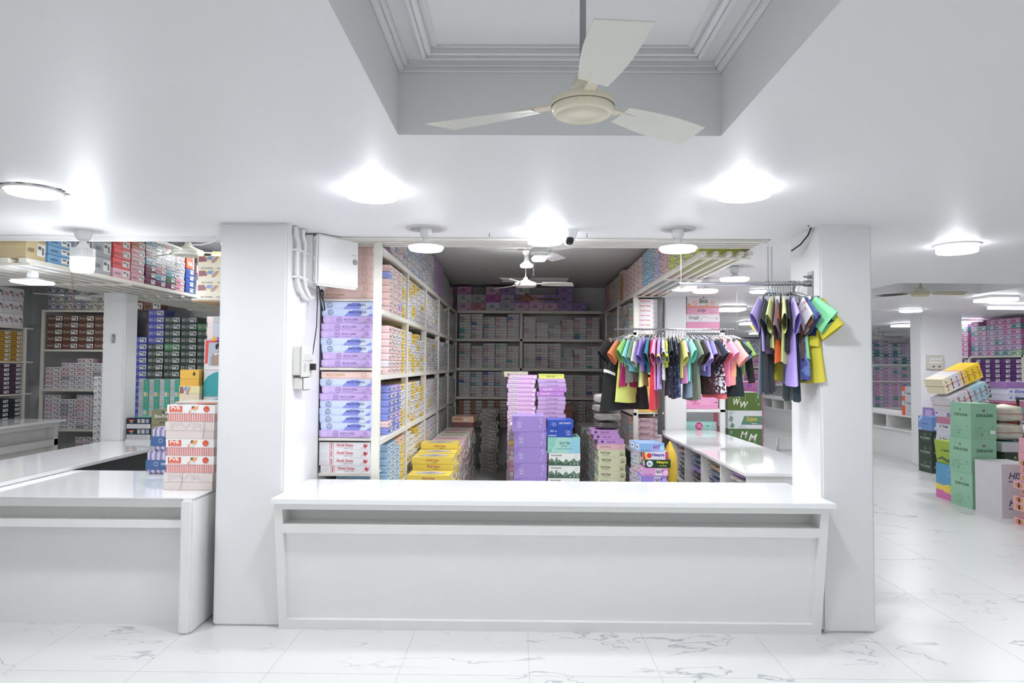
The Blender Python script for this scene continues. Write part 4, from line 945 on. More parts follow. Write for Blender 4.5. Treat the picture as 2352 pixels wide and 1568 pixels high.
def drape_tube(rows, n, seed, fold=.25, smooth=True):
    """rows: (cx, cz, halfwidth, halfthick, slope)"""
    r = random.Random(seed); ph = [r.uniform(0, 6.28) for _ in range(4)]; mb = MB(); vs = []
    k = len(rows)
    for i, (cx, cz, hw, ht, sl) in enumerate(rows):
        t = i / (k - 1)
        for j in range(n):
            a = 2 * PI * j / n; x = hw * math.cos(a)
            f = 1 + fold * t * (math.sin(5 * a + ph[0]) * .6 + math.sin(3 * a + ph[1] + t * 2) * .5)
            y = ht * math.sin(a) * f + .012 * t * math.sin(7 * x / max(hw, .01) + ph[2])
            z = cz - sl * abs(x) + (.008 * math.sin(2 * a + ph[3]) * t)
            vs.append((cx + x, y, z))
    mb.add(vs, [(i * n + j, (i + 1) * n + j, (i + 1) * n + (j + 1) % n, i * n + (j + 1) % n) for i in range(k - 1) for j in range(n)], 0, smooth)
    return mb
def hanger(parent, w=.30, clips=True, m=None, hook=(.0125, .0125)):
    mb = MB(); w2 = w / 2; hx, hz = hook
    mb.tube([(hx * math.cos(a), 0, hz * math.sin(a)) for a in [-.5 + k * .5 for k in range(9)]] + [(-hx * .55, 0, -hz * 1.05), (0, 0, -hz - .012), (0, 0, -.05)], .0018, n=5)
    mb.tube([(-w2, 0, -.105), (-w2 * .5, 0, -.075), (0, 0, -.05), (w2 * .5, 0, -.075), (w2, 0, -.105)], .004, n=6)
    if clips:
        for s in (-.5, .5): mb.box(s * w - .01, s * w + .01, -.012, .012, -.125, -.085)
    return mb.build('hanger', m or HOOK, parent)
def garment(kind, W, L, col, label, x, y, z, rz, group, seed, pat=None, cname=None, sl=.15, tilt=0, long=False, name=None, th=.028, hem2=None, rail_r=.008):
    m = cloth(cname or ('%s_%s' % (col, pat)), col, pat)
    hw = W / 2; n = 20
    names = {'tee': 't_shirt', 'dress': 'dress', 'shorts': 'shorts', 'skirt': 'skirt', 'pants': 'trousers', 'long': 'long_sleeved_top'}
    r0 = random.Random(seed * 7); sl *= r0.uniform(.85, 1.25)
    t = thing(name or names[kind], label, {'tee': 't-shirt', 'long': 'top', 'pants': 'trousers'}.get(kind, kind), (x, y, z), rz, group)
    if kind in ('tee', 'dress', 'long'):
        fl = 1.0 if kind != 'dress' else 1.45
        rows = [(0, -.075, .055, .03, .1), (0, -.080, hw * .6, th, .18), (0, -.085, hw * .94, th, .22), (0, -.15, hw * .98, th * 1.1, .05)]
        for i in range(1, 7): rows.append((0, -.15 - (L - .15) * i / 6, hw * (1 + (fl - 1) * i / 6), th * (1.1 + (.5 if kind == 'dress' else .15) * i / 6), 0))
        drape_tube(rows, n, seed, .3 if kind == 'dress' else .18).build('torso', m, t)
        MB().lathe([(.056, 0), (.06, .006), (.055, .012)], n=16).shift(lambda v: Vector((v.x, v.y * .55, v.z - .083 - .1 * abs(v.x)))).build('collar', m, t)
        for s in (-1, 1):
            sw = (sl if kind != 'long' else sl * 2.3) * r0.uniform(.9, 1.1); drp = r0.uniform(.25, .75)
            ax, az = s * hw * .86, -.135
            ex, ez = (s * (hw + sw * drp), -.135 - sw * (1.15 - drp * .5)) if kind != 'long' else (s * (hw + .05), -.12 - sw)
            d = Vector((ex - ax, 0, ez - az)); q = Vector((-d.z, 0, d.x)).normalized() * s
            mb = MB(); vs = []
            for i in range(5):
                f = i / 4; c = Vector((ax, 0, az)) + d * f; rr = (.062 + .018 * f) if kind != 'long' else (.055 - .02 * f)
                for j in range(14):
                    a = 2 * PI * j / 14; v = c + q * (rr * math.cos(a)) + Y_ * (th * (.8 + .35 * f) * math.sin(a) * (1 + .15 * math.sin(3 * a + seed)))
                    vs.append(v)
            mb.add(vs, [(i * 14 + j, (i + 1) * 14 + j, (i + 1) * 14 + (j + 1) % 14, i * 14 + (j + 1) % 14) for i in range(4) for j in range(14)], 0, True)
            sv = mb.build('sleeve', m, t)
            if hem2:
                e = Vector((ax, 0, az)) + d; mb = MB(); vs = []
                for i in range(2):
                    c = e + d.normalized() * (-.012 + .026 * i)
                    for j in range(14):
                        a = 2 * PI * j / 14; vs.append(c + q * (.083 * math.cos(a)) + Y_ * (th * 1.18 * math.sin(a)))
                mb.add(vs, [(j, 14 + j, 14 + (j + 1) % 14, (j + 1) % 14) for j in range(14)], 0, True); mb.build('cuff', cloth(str(hem2), hem2), sv)
    elif kind == 'skirt':
        rows = [(0, -.10 - (L - .1) * i / 7, hw * (.75 + .35 * i / 7), th * (1 + .6 * i / 7), 0) for i in range(8)]
        drape_tube(rows, n, seed, .35).build('skirt_panel', m, t)
        drape_tube([(0, -.09, hw * .77, th * 1.05, 0), (0, -.125, hw * .78, th * 1.05, 0)], n, seed, 0).build('waistband', m, t)
    else:
        lw = hw * .52
        hip = .22 if kind == 'pants' else L * .45
        rows = [(0, -.10, hw * .8, th, 0), (0, -.14, hw * .84, th, 0), (0, -.10 - hip * .6, hw * .98, th * 1.2, 0), (0, -.10 - hip, hw * 1.02, th * 1.15, 0)]
        drape_tube(rows, n, seed, .1).build('hip', m, t)
        for s in (-1, 1):
            rows = [(s * hw * .5, -.09 - hip, lw, th * 1.1, 0)] + [(s * hw * (.5 + .06 * i / 4), -.10 - hip - (L - .1 - hip) * i / 4, lw * (1.05 if kind == 'shorts' else 1 + .08 * i / 4), th * 1.1, 0) for i in range(1, 5)]
            drape_tube(rows, 14, seed + s, .15).build('leg', m, t)
        drape_tube([(0, -.092, hw * .82, th * 1.06, 0), (0, -.125, hw * .83, th * 1.06, 0)], n, seed, 0).build('waistband', m, t)
    cr = max(.35, abs(math.sin(rz)))
    hanger(t, W * .9, hook=((rail_r + .0035) / cr, rail_r + .0035))
    return t

# back rail with its long row of clothes
RYY, RZ = 6.25, 1.835
t = thing('garment_rail', 'thin chrome rail carrying the long row of clothes', 'rail', (.98, RYY, RZ))
MB().cyl((-.1, 0, 0), (1.04, 0, 0), .008, n=10).build('bar', CHROME, t)
MB().cyl((.38, 0, 0), (.38, 0, 2.255 - RZ), .0018, n=5).build('wire', STEEL, t); MB().cyl((1.02, 0, 0), (1.02, 0, ZC - RZ), .0018, n=5).build('wire', STEEL, t)
GC = 'clothes hanging in the long row on the thin rail'
FLW = ('noise', (230, 225, 235), 26, .53)
items = [ # px, kind, W, bottom y, colour, label, rot deg(plane turned from edge on), pattern
 (1424, 'dress', .40, 940, (24, 24, 26), 'long black dress, leftmost and lowest hanging on the long row', 62, None),
 (1424, 'long', .30, 900, (30, 30, 32), 'black long sleeved top with white cuff at the left end of the row', 40, None),
 (1434, 'skirt', .38, 922, (214, 222, 120), 'lime yellow skirt low at the left end of the row', 58, None),
 (1436, 'skirt', .36, 887, (160, 20, 90), 'magenta skirt hem above the lime skirt', 55, None),
 (1440, 'skirt', .36, 878, (150, 150, 148), 'grey skirt above the magenta one', 52, None),
 (1432, 'tee', .30, 848, (240, 140, 95), 'orange t-shirt peeking out behind the light green one', 48, None),
 (1440, 'tee', .30, 842, (150, 205, 110), 'light green t-shirt with dark seams at the left end', 46, None),
 (1450, 'tee', .28, 853, (140, 215, 222), 'aqua t-shirt right of the light green one', 30, None),
 (1456, 'tee', .26, 832, (120, 150, 115), 'moss green t-shirt behind the white sleeve', 20, None),
 (1461, 'tee', .28, 815, (225, 222, 228), 'white grey t-shirt in front of the pale yellow dress', 30, None),
 (1466, 'skirt', .24, 886, (222, 228, 150), 'pale yellow trousers leg hanging low, left of teal t-shirt', 15, None),
 (1471, 'tee', .28, 852, (165, 135, 225), 'purple t-shirt just left of the teal one', 25, None),
 (1483, 'tee', .32, 856, (30, 120, 150), 'teal t-shirt hanging highest on the row', 35, None),
 (1491, 'dress', .26, 938, (225, 55, 75), 'long red dress right of the teal t-shirt', 8, None),
 (1497, 'tee', .28, 895, (245, 160, 205), 'pink t-shirt in front of the red dress', 15, None),
 (1505, 'tee', .28, 893, (200, 165, 232), 'lavender t-shirt with yellow cuff', 12, None),
 (1513, 'tee', .26, 870, (232, 232, 225), 'white top with small coloured print', 5, ('noise', (90, 100, 170), 30, .62)),
 (1520, 'tee', .28, 842, (228, 232, 70), 'bright yellow top with floral print', 12, ('noise', (70, 130, 190), 26, .60)),
 (1529, 'dress', .24, 908, (24, 28, 52), 'navy glitter dress, left of two', 0, ('noise', (160, 170, 200), 60, .68)),
 (1538, 'dress', .24, 912, (30, 34, 60), 'navy glitter dress, right of two', -2, ('noise', (160, 170, 200), 60, .68)),
 (1546, 'skirt', .24, 911, (60, 80, 120), 'dark blue sequin skirt hanging low', 4, ('noise', (120, 145, 190), 50, .56)),
 (1553, 'tee', .30, 866, (242, 238, 140), 'pale yellow t-shirt, wide sleeve toward the counter', 24, None),
 (1559, 'dress', .20, 880, (235, 160, 215), 'pink dress under the pale yellow t-shirt', 3, None),
 (1567, 'tee', .28, 874, (150, 238, 228), 'turquoise top right of the pale yellow t-shirt', -20, None),
 (1573, 'skirt', .2, 912, (150, 175, 190), 'grey blue shimmering skirt low behind the turquoise top', 0, None),
 (1580, 'dress', .26, 916, (125, 130, 115), 'long olive grey dress with sage edge', 0, None),
 (1585, 'dress', .2, 912, (160, 185, 140), 'sage green dress beside the olive grey one', -6, None),
 (1590, 'tee', .28, 835, (45, 38, 40), 'black t-shirt before the lavender pair', 16, None),
 (1598, 'tee', .28, 850, (190, 170, 240), 'lavender t-shirt left of the periwinkle one', 2, None),
 (1607, 'tee', .34, 862, (150, 150, 228), 'periwinkle t-shirt with a small red chest badge', -14, None),
 (1613, 'dress', .22, 903, (60, 25, 35), 'dark maroon dress with tiny flecks', 0, ('noise', (150, 110, 120), 50, .66)),
 (1620, 'tee', .28, 850, (35, 42, 66), 'dark navy t-shirt behind the periwinkle one', -16, None),
 (1629, 'dress', .28, 900, (225, 222, 232), 'long dress with maroon and white floral print', -4, ('noise', (70, 20, 50), 48, .5)),
 (1637, 'dress', .22, 912, (250, 120, 130), 'long coral pink dress right of the floral one', -2, None),
 (1645, 'tee', .30, 884, (252, 165, 205), 'bubblegum pink t-shirt with a bow', -14, None),
 (1654, 'tee', .32, 882, (255, 170, 165), 'salmon pink t-shirt right of the bubblegum one', -24, None),
 (1661, 'tee', .26, 865, (238, 205, 110), 'mustard yellow t-shirt behind the salmon one', -22, None),
 (1664, 'dress', .28, 908, (16, 32, 40), 'long near black dress near the right end', -20, None),
 (1671, 'tee', .28, 868, (100, 135, 180), 'denim blue t-shirt near the right end', -26, None),
 (1678, 'tee', .30, 860, (145, 175, 100), 'olive green t-shirt second from the right end', -30, None),
 (1684, 'long', .28, 842, (25, 25, 28), 'black long sleeved top at the right end of the row', -36, None)]
n_ = len(items); items.sort(key=lambda it: it[0])
for i, (px, kd, W, by, col, lb, rt, pat) in enumerate(items):
    x = P(px, 800, RYY).x; zb = P(px, by, RYY).z; L = RZ - zb
    x = .985 + (P(1686, 800, RYY).x - .985) * ((px - 1424) / 262)
    f_ = i / (n_ - 1); rt = 60 - 98 * f_ ** .8 + rnd.uniform(-2, 2)
    if W < .3 and kd == 'tee': W = .30
    W *= 1.1
    h2 = (245, 215, 130) if 'yellow cuff' in lb else ((238, 238, 236) if 'white cuff' in lb else None)
    g = garment(kd, W, max(.2, L), col, lb, x, RYY, RZ - .0015, math.radians(90 - rt * .9), GC, i + 3, pat, th=.018, hem2=h2, sl=.145)
    if 'badge' in lb:
        MB().disc((-.06, -.0, -.2), (.0, 0, .02), (.02, 0, 0), 0, 12).shift(lambda v: Vector((v.x, .035, v.z))).build('badge', ink((220, 60, 90)), g)

# chrome pipe fixed to the right column with a bunch of clothes
PY, PZ2 = 4.05, 1.995
t = thing('garment_rail', 'thick chrome pipe bolted to the right column', 'rail', (0, 0, 0))
MB().cyl((.98, PY + .1, PZ2 + .004), (1.70, PY, PZ2), .0125, n=16).build('pipe', CHROME, t)
MB().box(1.727, 1.733, PY - .035, PY + .035, PZ2 - .16, PZ2 + .07).build('wall_plate', STEEL, t, bevel=.002)
MB().cyl((1.69, PY, PZ2), (1.73, PY, PZ2), .018, n=16).build('flange', STEEL, t)
for dz in (-.10, .04): MB().cyl((1.69, PY, PZ2 + dz), (1.73, PY, PZ2 + dz), .006, n=8).cyl((1.712, PY, PZ2 + dz), (1.722, PY, PZ2 + dz), .012, n=6).build('bolt', STEEL, t)
MB().cyl((.99, PY + .1, PZ2), (.99, PY + .1, ZC), .0015, n=5).build('wire', STEEL, t)
GC2 = 'clothes bunched on the chrome pipe by the right column'
bun = [(1.50, 'pants', .26, .60, (38, 55, 66), 'dark slate trousers hanging lowest of the bunch, left', 34, None),
 (1.515, 'tee', .28, .36, (176, 156, 226), 'lavender t-shirt, leftmost of the bunch', 40, None),
 (1.535, 'tee', .27, .33, (35, 48, 58), 'near black t-shirt right of the leftmost lavender one', 34, None),
 (1.55, 'tee', .26, .34, (205, 212, 140), 'pale lime t-shirt between the dark one and the orange one', 30, None),
 (1.565, 'dress', .20, .42, (215, 95, 30), 'burnt orange top, narrow slice in the bunch', 22, None),
 (1.58, 'tee', .27, .28, (125, 98, 115), 'dusty mauve polo with a small round badge', 28, None),
 (1.597, 'tee', .26, .42, (212, 220, 145), 'pale yellow green top with dark facing', 20, None),
 (1.61, 'tee', .26, .36, (30, 36, 44), 'black t-shirt left of the big lavender one', 18, None),
 (1.625, 'dress', .24, .55, (180, 158, 238), 'big lavender t-shirt dress in the middle of the bunch', 10, None),
 (1.637, 'pants', .22, .64, (30, 50, 58), 'dark teal shorts hanging lowest of the bunch, right', 4, None),
 (1.648, 'dress', .2, .40, (110, 70, 55), 'brown narrow top behind the mint one', -4, None),
 (1.655, 'tee', .22, .24, (232, 235, 225), 'white top with pastel print', 0, ('noise', (220, 150, 180), 22, .6)),
 (1.652, 'dress', .22, .52, (105, 130, 190), 'blue denim dress with a drawstring', -10, ('noise', (80, 85, 150), 14, .55)),
 (1.657, 'dress', .22, .40, (150, 215, 160), 'light green top with dangling ties', -8, None),
 (1.680, 'dress', .24, .53, (222, 210, 75), 'long yellow top, low at the right of the bunch', -33, None),
 (1.66, 'tee', .32, .32, (222, 210, 72), 'yellow t-shirt sleeve under the navy one', -31, None),
 (1.65, 'tee', .32, .27, (24, 40, 95), 'navy t-shirt under the mint one', -30, None),
 (1.640, 'tee', .31, .23, (150, 238, 178), 'mint green t-shirt, front and rightmost of the bunch', -28, None)]
for i, (x, kd, W, L, col, lb, rt, pat) in enumerate(bun):
    g = garment(kd, W, L + .05, col, lb, x - .02, PY + .1 * (1.70 - x) / .72, PZ2 - .001, math.radians(90 - rt), GC2, 60 + i, pat, th=.013, sl=.14, rail_r=.0135)
    if 'ties' in lb or 'drawstring' in lb:
        MB().tube([(-.10, .01, -.22), (-.11, .02, -.34), (-.105, .015, -.5)], .004, n=6).build('tie', g.children[0].data.materials[0], g)
        MB().tube([(-.10, .01, -.22), (-.09, .02, -.36), (-.095, .015, -.46)], .004, n=6).build('tie', g.children[0].data.materials[0], g)
# ---------------------------------------------------------------- left bay: boxes on the front counter
OR, ST = (226, 100, 70), (216, 96, 92)
stripes = [('F', 'r', .01 + i / 24, .0, .03 + i / 24, .5, ST) for i in range(24)] + [('R', 'r', .01 + i / 22, .0, .032 + i / 22, .5, ST) for i in range(22)]
d_pvr = design('pvr', .285, .35, .1, (240, 236, 234), (242, 240, 240), [('F', 'r', .05, .56, .32, .92, OR), ('F', 't', 'PVR', .08, .70, .29, .90, (245, 240, 238), 0, .04), ('F', 't', 'JUNIOR SHIRTS', .08, .59, .29, .645, (245, 240, 238)),
   ('F', 'd', .83, .75, .0185, OR), ('F', 't', 'JUNIOR', .795, .66, .865, .70, (245, 225, 220)), ('F', 'p', [(.46, .52), (.45, .62), (.52, .72), (.50, .80), (.57, .86), (.56, .93), (.62, .9), (.65, .95), (.66, .8), (.6, .68), (.58, .52)], (240, 170, 110)),
   ('F', 'p', [(.50, .51), (.50, .64), (.53, .72), (.56, .72), (.60, .64), (.60, .51)], (225, 228, 232)), ('F', 'd', .545, .80, .0072, (190, 140, 115)), ('F', 'p', [(.522, .8), (.52, .88), (.545, .92), (.575, .88), (.57, .82), (.545, .86)], (40, 32, 30))], .5, .003)
# the stripes belong to the body below the lid
_b = MB().box(-.1395, .1395, -.172, .172, 0, .096)
for i in range(26): _b.rect((-.137 + .0106 * i, -.1726, .001), X_ * .0052, Z_ * .048, 1)
for i in range(32): _b.rect((.1401, -.170 + .0106 * i, .001), Y_ * .0052, Z_ * .048, 1)
d_pvr['body'] = _b.mesh('striped_body', [card((240, 236, 234)), ink(ST)])
d_pvp = design('pvr_plain', .29, .35, .1, (226, 214, 210), (228, 218, 214), [('F', 't', 'PVR', .1, .56, .82, .92, (214, 202, 200), 0, .04)], .5, .003)
bx = -1.938; by = 4.04 + .175
for i, (ds, n_) in enumerate(((d_pvp, 'plain blush lidded box, lowest of the stack'), (d_pvr, 'red striped box lettered PVR, second from bottom of the stack'), (d_pvr, 'red striped box lettered PVR, middle of the stack'), (d_pvp, 'plain blush lidded box, second from top of the stack'), (d_pvr, 'red striped box lettered PVR, topmost of the stack'))):
    o = put(ds, n_ + ' on the left counter', bx + (-.006, .0, .002, -.004, .004)[i], by, .749 + i * .1005, (.0, .01, -.008, .006, -.012)[i], 'lidded shirt boxes stacked on the left front counter', name='shirt_box')
    if i in (0, 3): MB().tube([(-.03 + .12 * (i > 0), -.178, .1), (-.035 + .12 * (i > 0), -.1785, .05), (-.05 + .13 * (i > 0), -.176, .0)], .001, n=4).build('string', ink((205, 120, 120)), o)
papers = MB()
for i, (c, dx, a) in enumerate((((226, 228, 232), 0, .1), ((222, 110, 80), .02, -.08), ((226, 224, 220), -.01, .2))):
    o = MB().box(-.12, .12, -.14, .14, 0, .004).build('leaflet', card(c), None, (bx + dx, by, 1.2522 + i * .0044)); o.rotation_euler.z = a
    tag(o, ('pale leaflet lying lowest', 'orange leaflet lying in the middle', 'white leaflet lying uppermost')[i] + ' on the striped box stack', 'leaflet')
# fabric parcels
zeb = cloth('zebra', (205, 200, 218), ('wave', (140, 130, 180), 9, .55), .5)
for i in range(2):
    mb = MB(); w_, d_, h_ = .30, .14, .155
    o = MB().box(-w_ / 2, w_ / 2, -d_ / 2, d_ / 2, 0, h_).build('shirt_parcel', zeb, None, (-2.35 + .03 * (1 - i) * -1 + .03, 4.675, .749 + i * .157), bevel=.012); o.rotation_euler.z = .03 - .05 * i
    tag(o, '%s of two purple wavy patterned parcels with blue band, behind the shirt boxes' % ('lower', 'upper')[i], 'parcel', 'wavy patterned parcels with a blue band')
    bn = MB().box(-w_ / 2 - .003, w_ / 2 + .003, -d_ / 2 - .003, d_ / 2 + .003, .03, .095)
    bn.text('ONLY BRAND', (-.05, -d_ / 2 - .0038, .06), X_, Z_, .12, .018, 1, 0, .02); bn.disc((-.085, -d_ / 2 - .0038, .068), X_ * .014, Z_ * .014, 1)
    bn.disc((-.085, -d_ / 2 - .0042, .068), X_ * .0115, Z_ * .0115, 0)
    bn.build('band', [card((72, 104, 152)), ink((235, 236, 242))], o)
# pile beside the partition: cartons on the floor up to the shelf
Y5 = 5.05
def pile(xc, y, specs, z=0.0, grp=None):
    for nm_, lb, ds in specs:
        put(ds, lb, xc, y + ds['dims'][1] / 2, z, rnd.uniform(-.01, .01), grp, name=nm_); z += ds['dims'][2] + .0005
    return z
teal = (70, 170, 175)
d_teal = design('tealm', .34, .3, .198, (226, 226, 230), prints=[('F', 'p', [(0, .01), (0, .55), (.08, .75), (.22, .9), (.42, .985), (1, .985), (1, .01)], teal), ('F', 't', 'moon', .42, .42, .8, .54, (30, 60, 70), .2, .02), ('L', 'r', 0, 0, 1, 1, (60, 150, 158))])
d_base = lambda k, h, c, w_=.34: design(('base', k, h), w_, .3, h, c)
DXL = -2.33 + .17
zt = pile(DXL, Y5, [('carton', 'plain white carton on the floor behind the broad column', d_base('a', .52, (220, 216, 208))), ('carton', 'plain white carton, second from the floor behind the broad column', d_base('b', .53, (222, 218, 210))), ('carton', 'white and teal carton lettered moon, lower', d_teal), ('carton', 'white and teal carton lettered moon, upper', d_teal)])
d_photo = design('photo', .31, .28, .225, (238, 232, 234), prints=[('F', 'p', [(.02, .2), (.02, .97), (.6, .97), (.6, .9), (.1, .88), (.08, .2)], (222, 84, 76)), ('F', 'r', .10, .13, .62, .9, (180, 190, 205)),
   ('F', 'p', [(.17, .14), (.16, .4), (.22, .56), (.33, .60), (.42, .60), (.53, .56), (.6, .4), (.6, .14)], (170, 150, 138)), ('F', 'p', [(.22, .5), (.24, .56), (.52, .56), (.55, .5), (.5, .53), (.46, .49), (.42, .53), (.38, .48), (.33, .53), (.28, .48)], (226, 222, 216)),
   ('F', 'p', [(.33, .62), (.33, .74), (.37, .8), (.42, .74), (.42, .62)], (172, 128, 108)), ('F', 'p', [(.27, .68), (.26, .82), (.32, .88), (.44, .88), (.49, .8), (.47, .72), (.44, .78), (.34, .78), (.31, .68)], (38, 30, 34)), ('F', 'r', .3, .92, .62, .97, (50, 50, 55))])
put(d_photo, 'white box printed with a person in a beige sweater, behind the broad column', DXL - .02, Y5 + .15, zt + .001, .02, None, name='printed_box'); zt += .2265
d_att = design('att', .30, .28, .085, (232, 218, 212), (234, 222, 216), None, .5, .003)
for i in range(2): put(d_att, 'pale pink lidded box, %s of two above the photo printed box' % ('lower', 'upper')[i], DXL - .0 - .01, Y5 + .15, zt + .001 + i * .0855, .0, 'pale pink lidded boxes above the photo printed box', name='shirt_box')
t = thing('display_card', 'grey display card with zigzag top and rainbow stripes, leaning on pale pink boxes', 'card', (DXL + .06, Y5 + .004, zt - .01))
mb = MB().box(-.165, .1, -.012, -.004, 0, .175, 0)
for i, c in enumerate(((240, 170, 60), (150, 100, 190), (200, 50, 60), (200, 50, 60), (90, 170, 110), (60, 120, 200), (240, 170, 60), (150, 100, 190), (200, 50, 60))): mb.rect((-.165 + .0294 * i, -.0128, .0), X_ * .0294, Z_ * .028, 2 + i)
for k in range(3):
    for i in range(12): mb.poly([(-.165 + i * .022, -.0126, .130 + k * .013), (-.154 + i * .022, -.0126, .141 + k * .013), (-.143 + i * .022, -.0126, .130 + k * .013), (-.143 + i * .022, -.0126, .133 + k * .013), (-.154 + i * .022, -.0126, .144 + k * .013), (-.165 + i * .022, -.0126, .133 + k * .013)], (3, 8, 6)[k])
for k, s_ in enumerate(('"ATTITUDE', 'IS', 'EVERYTHING"')): mb.text(s_, (-.10 + (.03 if k == 1 else 0), -.0128, .095 - k * .019), X_, Z_, .06 if k != 1 else .008, .008, 1)
mb.build('panel', [card((196, 200, 212)), ink((70, 70, 90))] + [ink(c) for c in ((240, 170, 60), (150, 100, 190), (200, 50, 60), (200, 50, 60), (90, 170, 110), (60, 120, 200), (240, 170, 60), (150, 100, 190), (200, 50, 60))], t)
# gold box pile
gx = -2.478 + .066
think = [('F', 'p', [(.03, .55), (.03, .95), (.2, .95), (.25, .6)], (160, 100, 110)), ('F', 'p', [(.2, .75), (.28, .95), (.42, .95), (.35, .7)], (130, 160, 205)), ('F', 'p', [(.36, .5), (.37, .72), (.48, .95), (.56, .92), (.5, .7), (.42, .5)], (190, 150, 150)), ('F', 'r', .38, .5, .42, .65, (120, 150, 200))]
d_gold = design('gold', .14, .25, .118, (232, 180, 80), (236, 186, 86), [('F', 'p', [(.68, .72), (.74, .62), (.8, .72), (.77, .84), (.74, .9), (.71, .84)], (60, 50, 30)), ('F', 'p', [(.62, .75), (.74, .6), (.86, .75), (.74, .66)], (60, 50, 30))], .55, .002)
d_th1 = design('th1', .15, .25, .13, (232, 218, 190), (240, 228, 170), think, .42, .002)
pile(gx, Y5 - .05, [('carton', 'plain cream carton on the floor left of the teal cartons', d_base('c', .6, (226, 220, 204), .15)), ('carton', 'plain cream carton, second from the floor left of the teal cartons', d_base('d', .6, (226, 220, 204), .15)), ('shirt_box', 'cream patterned box under the golden box, left of the teal cartons', d_th1), ('shirt_box', 'golden yellow box with a dark lotus mark', d_gold)])
# shelf by the partition with the cream boxes
t = thing('shelving', 'chipboard wall shelf carrying cream boxes above the left counter', 'shelving')
MB().box(-2.36, -1.62, 4.90, 5.35, 1.942, 1.964).build('shelf', mat('raw_chipboard', (190, 160, 130), .8, var=.25, scale=60), t)
MB().box(-2.36, -1.62, 4.892, 4.90, 1.952, 1.964).build('edge_strip', CREAM, t)
MB().box(-1.66, -1.62, 4.95, 5.3, 1.80, 1.942).build('bracket', CREAM, t)
d_th = design('think', .46, .4, .104, (238, 230, 212), (240, 230, 190), [(a, b, [(u * .62, v) for u, v in c], e) if b == 'p' else it for it in think for a, b, c, e in ([it] if it[1] == 'p' else [(0, 0, 0, 0)])] + [('F', 't', 'IN THINK', .40, .72, .80, .93, (40, 36, 36), 0, .02), ('F', 't', 'THE MODERN', .42, .62, .7, .66, (120, 115, 110)),
    ('F', 't', 'IN THINK', .07, .08, .25, .17, (60, 55, 52)), ('F', 't', 'IN THINK', .32, .08, .5, .17, (60, 55, 52)), ('F', 't', 'IN THINK', .56, .08, .74, .17, (60, 55, 52))], .45, .002)
for i in range(3): put(d_th, 'cream lidded box lettered IN THINK, %s on the chipboard shelf' % ('lowest', 'middle', 'topmost')[i], -2.335 + .23 + .004 * (i % 2), 4.92 + .2, 1.965 + i * .1045, 0, 'cream boxes on the chipboard wall shelf', name='shirt_box')
# boxes on the short counter by the pillar
d_em = design('empow', .25, .25, .137, (150, 148, 118), prints=[('F', 't', 'Em-Power', .12, .45, .85, .68, (235, 235, 228), 0, .03), ('F', 't', 'ACTIVE & CASUAL', .2, .32, .7, .38, (60, 60, 50)), ('F', 'd', .45, .82, .011, (40, 44, 44)), ('F', 'd', .53, .82, .011, (230, 230, 225)), ('F', 'r', .3, .1, .5, .16, (60, 60, 50))])
d_em2 = design('empow2', .25, .25, .158, (150, 152, 122), prints=[('F', 't', 'Em-Power', .12, .40, .85, .62, (235, 235, 228), 0, .03), ('F', 'd', .45, .8, .012, (40, 44, 44)), ('F', 'd', .55, .8, .012, (230, 230, 225))])
pile(-3.42 + .13, 6.36, [('carton', 'olive carton lettered Em-Power, lower of the left pair on the short counter', d_em), ('carton', 'olive carton lettered Em-Power, upper of the left pair on the short counter', d_em)], .786)
pile(-3.02, 6.36, [('carton', 'olive carton lettered Em-Power, lowest of three on the short counter', d_em2), ('carton', 'olive carton lettered Em-Power, middle of three on the short counter', d_em2), ('carton', 'olive carton lettered Em-Power, topmost of three on the short counter', d_em2)], .786)
d_kid = design('kid', .225, .3, .055, (32, 36, 62), prints=[('F', 'd', .12, .6, .008, (220, 60, 80)), ('F', 'd', .2, .5, .01, (240, 190, 60)), ('F', 'd', .28, .62, .008, (230, 90, 120)), ('F', 'p', [(.1, .2), (.3, .3), (.25, .1)], (90, 170, 200)), ('F', 'r', .45, .15, .58, .85, (170, 185, 170)), ('F', 'r', .62, .15, .76, .85, (190, 190, 200)), ('F', 'r', .8, .15, .94, .85, (160, 165, 180)), ('R', 'r', 0, 0, 1, 1, (90, 175, 165)), ('T', 'r', .1, .1, .9, .9, (110, 175, 170))])
d_kid2 = design('kid2', .22, .3, .042, (226, 226, 230), prints=[('F', 'p', [(.03 + q * .06, .1), (.05 + q * .06, .9), (.06 + q * .06, .9), (.04 + q * .06, .1)], (120, 120, 130)) for q in range(15)] + [('R', 'r', 0, 0, 1, 1, (190, 196, 200))])
pile(-3.535, 6.36, [('printed_box', 'white lined tray, lowest under the navy boxes by the pillar', d_kid2), ('printed_box', 'navy box with small pictures by the pillar, lower', d_kid), ('printed_box', 'white lined tray between the navy boxes by the pillar', d_kid2), ('printed_box', 'navy box with small pictures by the pillar, upper', d_kid)], .786)
